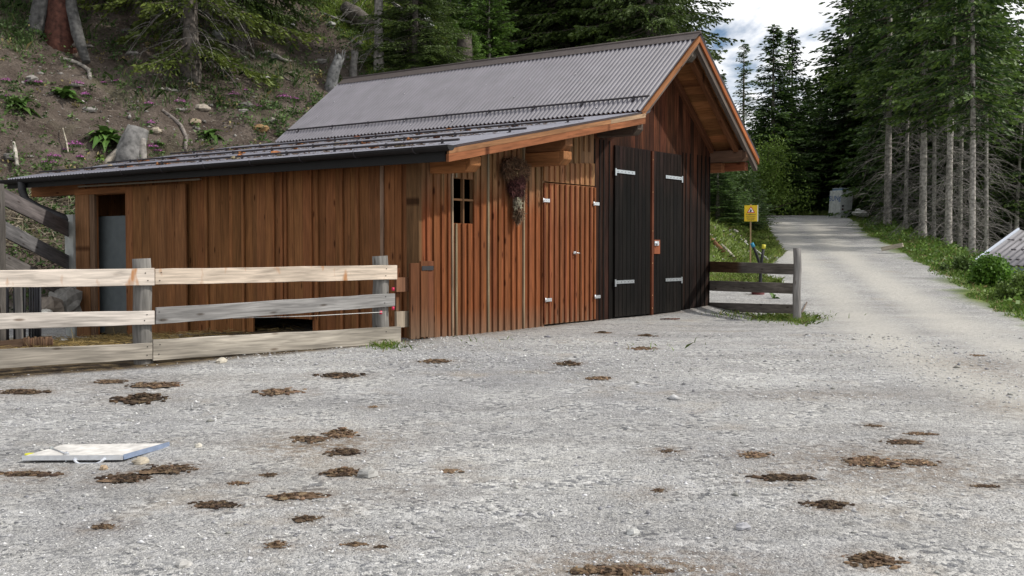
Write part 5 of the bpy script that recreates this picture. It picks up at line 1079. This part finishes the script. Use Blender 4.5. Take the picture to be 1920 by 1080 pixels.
for s_, sz, zz_ in (('Kraftfahrer!', .052, .43), ('keine Durchfahrt', .034, .30), ('auf Forstwegen', .034, .20), ('Lebensgefahr', .034, .10)): text(s_, sz, (0, -.015, z0+hS*zz_), (R(90), 0, 0), MB_INK, pn)
# two black pipes and a red ribbed stub in the gravel
def pipe(pts, d, r, c, cap, label):
    P = [at(px, py, d) for px, py in pts]; m = MB(); m.tube(P, r, 10, c); o = m.build('black_pipe', M_BLACK, loc=tuple(P[-1])); tag(o, label, 'pipe'); m = MB(); e = P[0]-P[-1]; u = (P[0]-P[1]).normalized(); m.tube([e-u*.05, e+u*.04], r*1.25, 10, cap); m.build('end_cap', M_PAINT, o)
pipe([(1411, 459), (1418, 475), (1426, 500), (1427, 560)], 22.3, .03, (.02, .02, .022), (.03, .22, .35), 'bent black pipe with a blue end cap behind the right fence')
pipe([(1432, 462), (1428, 490), (1425, 530), (1424, 560)], 22.1, .03, (.02, .02, .022), (.55, .5, .05), 'straight black pipe with a yellow end cap behind the right fence')
m = MB(); p = at(1421, 553, 20.6); g0 = gz(p.x, p.y)-.02
for k in range(6): m.tube([(0, 0, k*.028), (0, 0, k*.028+.014), (0, 0, k*.028+.028)], [.115, .128, .115], 18, (.16, .045, .045))
o = m.build('ribbed_pipe_stub', M_PAINT); o.location = (p.x, p.y, g0); tag(o, 'dark red ribbed pipe stub holding gravel behind the right fence', 'pipe')
m = MB()
for k in range(9): m.lump((rnd.uniform(-.08, .08), rnd.uniform(-.08, .08), .16+rnd.uniform(0, .04)), rnd.uniform(.025, .05), tj((.4, .39, .37), .3))
o2 = m.build('stones', M_STONE); o2.location = (p.x, p.y, g0); tag(o2, 'small grey stones filling the red ribbed pipe stub', 'stones', kind='stuff')
stick([(1352, 465), (1365, 478), (1378, 492)], .05, (.40, .36, .30), 'split pale plank scrap lying on the grassy bank by the barn corner', 'wood_scrap', 'wood', mind=19, up=.08); stick([(1335, 455), (1346, 468), (1358, 480)], .06, (.25, .12, .06), 'red-brown bark scrap at the barn corner on the bank', 'wood_scrap', 'wood', mind=19, up=.08)
stick([(1388, 452), (1402, 464), (1420, 476), (1440, 492)], .018, (.6, .6, .57), 'thin white pole lying in the grass below the sign', 'pole', 'pole', mind=19, up=.08)
stick([(1500, 596), (1507, 582), (1513, 570)], .012, (.16, .12, .09), 'small dark twig sticking up beside the right fence post', 'stick', 'stick', mind=12, up=.03)
d = 57; cb_ = empty('cabinet', (at(1574, 404, d).x, d, gz(at(1574, 404, d).x, d)), 0, 'grey concrete cabinet tilting to the right at the end of the road', 'cabinet'); cb_.rotation_euler = (0, R(4.5), R(24)); 
zt = at(1574, 358, d).z-cb_.location.z+.05
m = MB(); m.box(0, .80, -.0, .9, -.3, zt, (.60, .62, .62)); bo = m.build('body', M_CONC, cb_, .02)
m = MB(); m.box(-.004, .0, .04, 1.05, .05, zt-.05, (.46, .47, .46)); 
m = MB(); m.box(.08, .74, .05, .8, zt, zt+.11, (.16, .24, .36)); m.box(.06, .76, .03, .82, zt+.11, zt+.13, (.6, .66, .7)); m.build('hatch', M_PAINT, cb_, .01)
for zz_, c in ((.62, (.01, .01, .01)), (.45, (.10, .03, .03))): m = MB(); m.tube([(.16, -.03, zz_), (.16, .01, zz_)], .055, 14, c); m.build('port', M_PAINT, cb_)
text('SUNg', .38, (-.006, .45, zt-.42), (R(90), 0, R(-90)), M_BLUE, bo, ext=.002)
for px, py, s in ((1609, 400, .30), (1617, 402, .27), (1602, 401, .16), (1625, 404, .15)): rock(px, py, (s, s*.6, s*.6), (.50, .50, .48), 'pale jagged rock heaped right of the grey cabinet', d=55, group='pale rocks beside the cabinet')
a = at(1653, 481, 31.5); b = at(1693, 478, 31.2); m = MB(); a.z = gz(a.x, a.y)+.12; b.z = gz(b.x, b.y)+.26; m.beam(a, b, .13, .12, tint=(.42, .37, .29)); tag(m.build('wooden_beam', M_FENCE, loc=tuple(a), bevel=.01), 'short pale squared beam lying at the right road edge', 'beam')
# hut
hut = empty('metal_hut', (11.45, 27.0, gz(11.45, 27)), 0, 'low hut with grey corrugated roof and white edge down the slope at the right', 'hut'); hz0 = at(1830, 497, 27).z-hut.location.z
ev = Vector((.8, -.6, 0)); bk = Vector((.6, .8, 0)); A0 = Vector((0, 0, hz0)); A1 = A0+ev*7; B0 = A0+bk*5.2+Vector((0, 0, .95)); B1 = B0+ev*7
v, F = corrug(B0, A0, B1, A1, 40, amp=.016); link_mesh('roof', mesh_np('roof', v, F, np.tile((.20, .19, .20), (len(v), 1)), v, smooth=True), M_SHEET, hut)
m = MB(); m.beam(A0-ev*.04+Vector((0, 0, .01)), B0-ev*.04+Vector((0, 0, .01)), .05, .10, tint=(.52, .57, .66)); m.build('verge_trim', M_PAINT, hut)
m = MB(); m.beam(A0+bk*.05+Vector((0, 0, -.11)), A1+bk*.05+Vector((0, 0, -.11)), .03, .14, tint=(.17, .22, .22)); m.build('gutter', M_PAINT, hut)
m = MB()
for P_, Q_ in ((A0+bk*.4+ev*.3, A1+bk*.4), (A0+bk*.4+ev*.3, B0+ev*.3-bk*.2)):
    P2, Q2 = P_.copy(), Q_.copy(); k = max(3, int((Q_-P_).length/.2))
    for i in range(k): a = P_.lerp(Q_, i/k); b = P_.lerp(Q_, (i+.96)/k); c_ = tj((.12, .075, .045), .3); m.hexa([(a.x, a.y, -2.2), (b.x, b.y, -2.2), (b.x+.02, b.y+.02, -2.2), (a.x+.02, a.y+.02, -2.2)], [(a.x, a.y, a.z-.06), (b.x, b.y, b.z-.06), (b.x+.02, b.y+.02, b.z-.06), (a.x+.02, a.y+.02, a.z-.06)], c_)
m.build('wall', M_WOOD, hut)
m = MB()
for _ in range(60): a = rnd.random(); b = rnd.choice([.12, .38, .66]); p = A0+ev*7*a+(bk*5.2+Vector((0, 0, .95)))*b+Vector((0, 0, .03)); m.lump(p, (.05, .03, .02), (.12, .11, .12))
m.build('debris', M_DUNG, hut)['kind'] = 'stuff'
# metal plate (animal scale) on the gravel
c0 = G(42, 862); c1 = G(236, 862, 3); c3 = G(318, 833); base = G(236, 866)+Vector((0, 0, .0))
pl = empty('metal_ramp_plate', base, 0, 'flat silver-edged plate with a cut-out handle lying on the gravel', 'plate')
L0 = at(42, 856, base.y)-base; R0 = at(231, 855, base.y)-base; yb = base.y*(ray(0, 855)[2]/ray(0, 855)[1])/(ray(0, 832)[2]/ray(0, 832)[1])
RB = at(316, 831, yb)-base; LB = at(120, 833, yb)-base
def quadslab(m, P, th, tint):
    P = [Vector(p) for p in P]; m.hexa([p-Vector((0, 0, th)) for p in P], P, tint)
m = MB(); quadslab(m, [L0, R0, RB, LB], .008, (.60, .58, .55)); m.build('deck', M_STONE, pl)
m = MB(); e = .022; f = (L0-R0).normalized(); m.beam(L0+Vector((0, -.004, -.008)), R0+Vector((0, -.004, -.008)), .006, e*1.3, tint=(.85, .88, .92)); m.beam(R0+Vector((.004, 0, -.006)), RB+Vector((.004, 0, -.006)), .006, .03, tint=(.45, .55, .75)); m.build('rim', M_METAL, pl)
m = MB(); y0_ = base.y-.012; P = [at(138, 860, y0_), at(143, 867, y0_), at(150, 870, y0_), at(180, 870, y0_), at(188, 867, y0_), at(196, 860, y0_)]; m.tube([p-base for p in P], .0085, 8, (.78, .80, .84)); m.build('handle', M_METAL, pl)
m = MB(); m.box(L0.x+.05, R0.x-.03, .10, .13, -.05, -.012, (.05, .05, .055)); m.build('underframe', M_BLACK, pl)
m = MB(); q = at(125, 851, base.y+.05)-base; q2 = at(97, 841, base.y+.25)-base; m.tube([q2, q], .005, 6, (.6, .62, .65)); m.lump(q, .016, (.6, .62, .65)); m.lump(q2, .016, (.5, .52, .5)); m.tube([q, q+Vector((.005, -.03, -.06))], .005, 6, (.7, .72, .75)); m.build('latch', M_METAL, pl)
m = MB(); q = at(56, 853, base.y+.12)-base; m.tube([q-Vector((0, 0, .02)), q+Vector((0, 0, .008))], .03, 14, (.60, .58, .04)); m.build('yellow_cap', M_PAINT, pl)
# ------------------------------------------------------------------ dung on the gravel
for px, py, w_, h_, lb in DUNG:
    dry = rnd.choice([.75, 1, 1, 1.35, 1.7]); low_ = rnd.choice([.35, .6, 1, 1.2]) if w_ < 100 else 1.1
    p = G(px, py+h_*.25); s = p.y/FP; rx = w_*.5*s; slope = max(.07, -p.z/p.y); ry = min(h_*.5*s/slope*.7, rx*1.2); hh = min(.06, h_*s*.42)*low_; m = MB(); n = int(40+w_*1.6)
    m.lump((0, 0, 0), (rx*.78, ry*.78, .004), tuple(c_*dry for c_ in (.12, .082, .05)), .38, 21, 4)
    if w_ > 28:
        for _ in range(5):
            k0 = len(m.v); m.lump((rnd.gauss(0, rx*.35), rnd.gauss(0, ry*.3), 0), (rx*rnd.uniform(.2, .5), ry*rnd.uniform(.25, .55), hh*rnd.uniform(.2, .45)), tj((.15, .10, .062), .3), .4, 15, 5)
    for _ in range(n):
        a = rnd.uniform(0, 6.28); q = min(1.15, abs(rnd.gauss(0, .62))); s2 = rnd.uniform(.2, 1)*max(.007, min(.022, rx*.12))
        m.lump((rx*q*math.cos(a), ry*q*math.sin(a), hh*max(0, 1-q)*rnd.uniform(.2, 1)), (s2*rnd.uniform(.8, 1.7), s2, s2*rnd.uniform(.35, .75)), tuple(c_*dry for c_ in tj(rnd.choice([(.095, .062, .038), (.14, .095, .06), (.055, .037, .025)]), .3)), .45, 6, 4)
    o = m.build('cow_dung', M_DUNG); o.location = p+Vector((0, 0, .001)); tag(o, lb, 'dung')
for px, py, s, c, lb in ((690, 893, .05, (.33, .325, .31), 'large round pale stone lying beside a dung heap'), (344, 1062, .028, (.46, .45, .43), 'white stone at the bottom left'), (264, 869, .04, (.42, .37, .29), 'tan stone at the right corner of the silver plate'), (1393, 992, .03, (.4, .4, .42), 'grey stone in the right foreground'),
        (195, 880, .025, (.4, .3, .2), 'small tan stone just below the plate'), (372, 838, .025, (.55, .52, .45), 'pale stone right of the plate corner'), (1187, 1062-60, .028, (.5, .5, .48), 'pale stone in the centre foreground'), (415, 680, .05, (.5, .46, .38), 'tan stone at the edge of the gravel under the fence')):
    rock(px, py, (s*1.2, s, s*.75), c, lb, name='stone', cat='stone')
m = MB(); p = G(1255, 600, 10)
for k in range(5): m.beam((-.13+k*.05, rnd.uniform(-.02, .02), .012), (-.05+k*.05, rnd.uniform(-.02, .02), .02), .03, .014, tint=tj((.14, .06, .035), .3))
o = m.build('bark_piece', M_BARK); o.location = p; tag(o, 'reddish-brown piece of bark on the gravel in front of the black doors', 'bark')
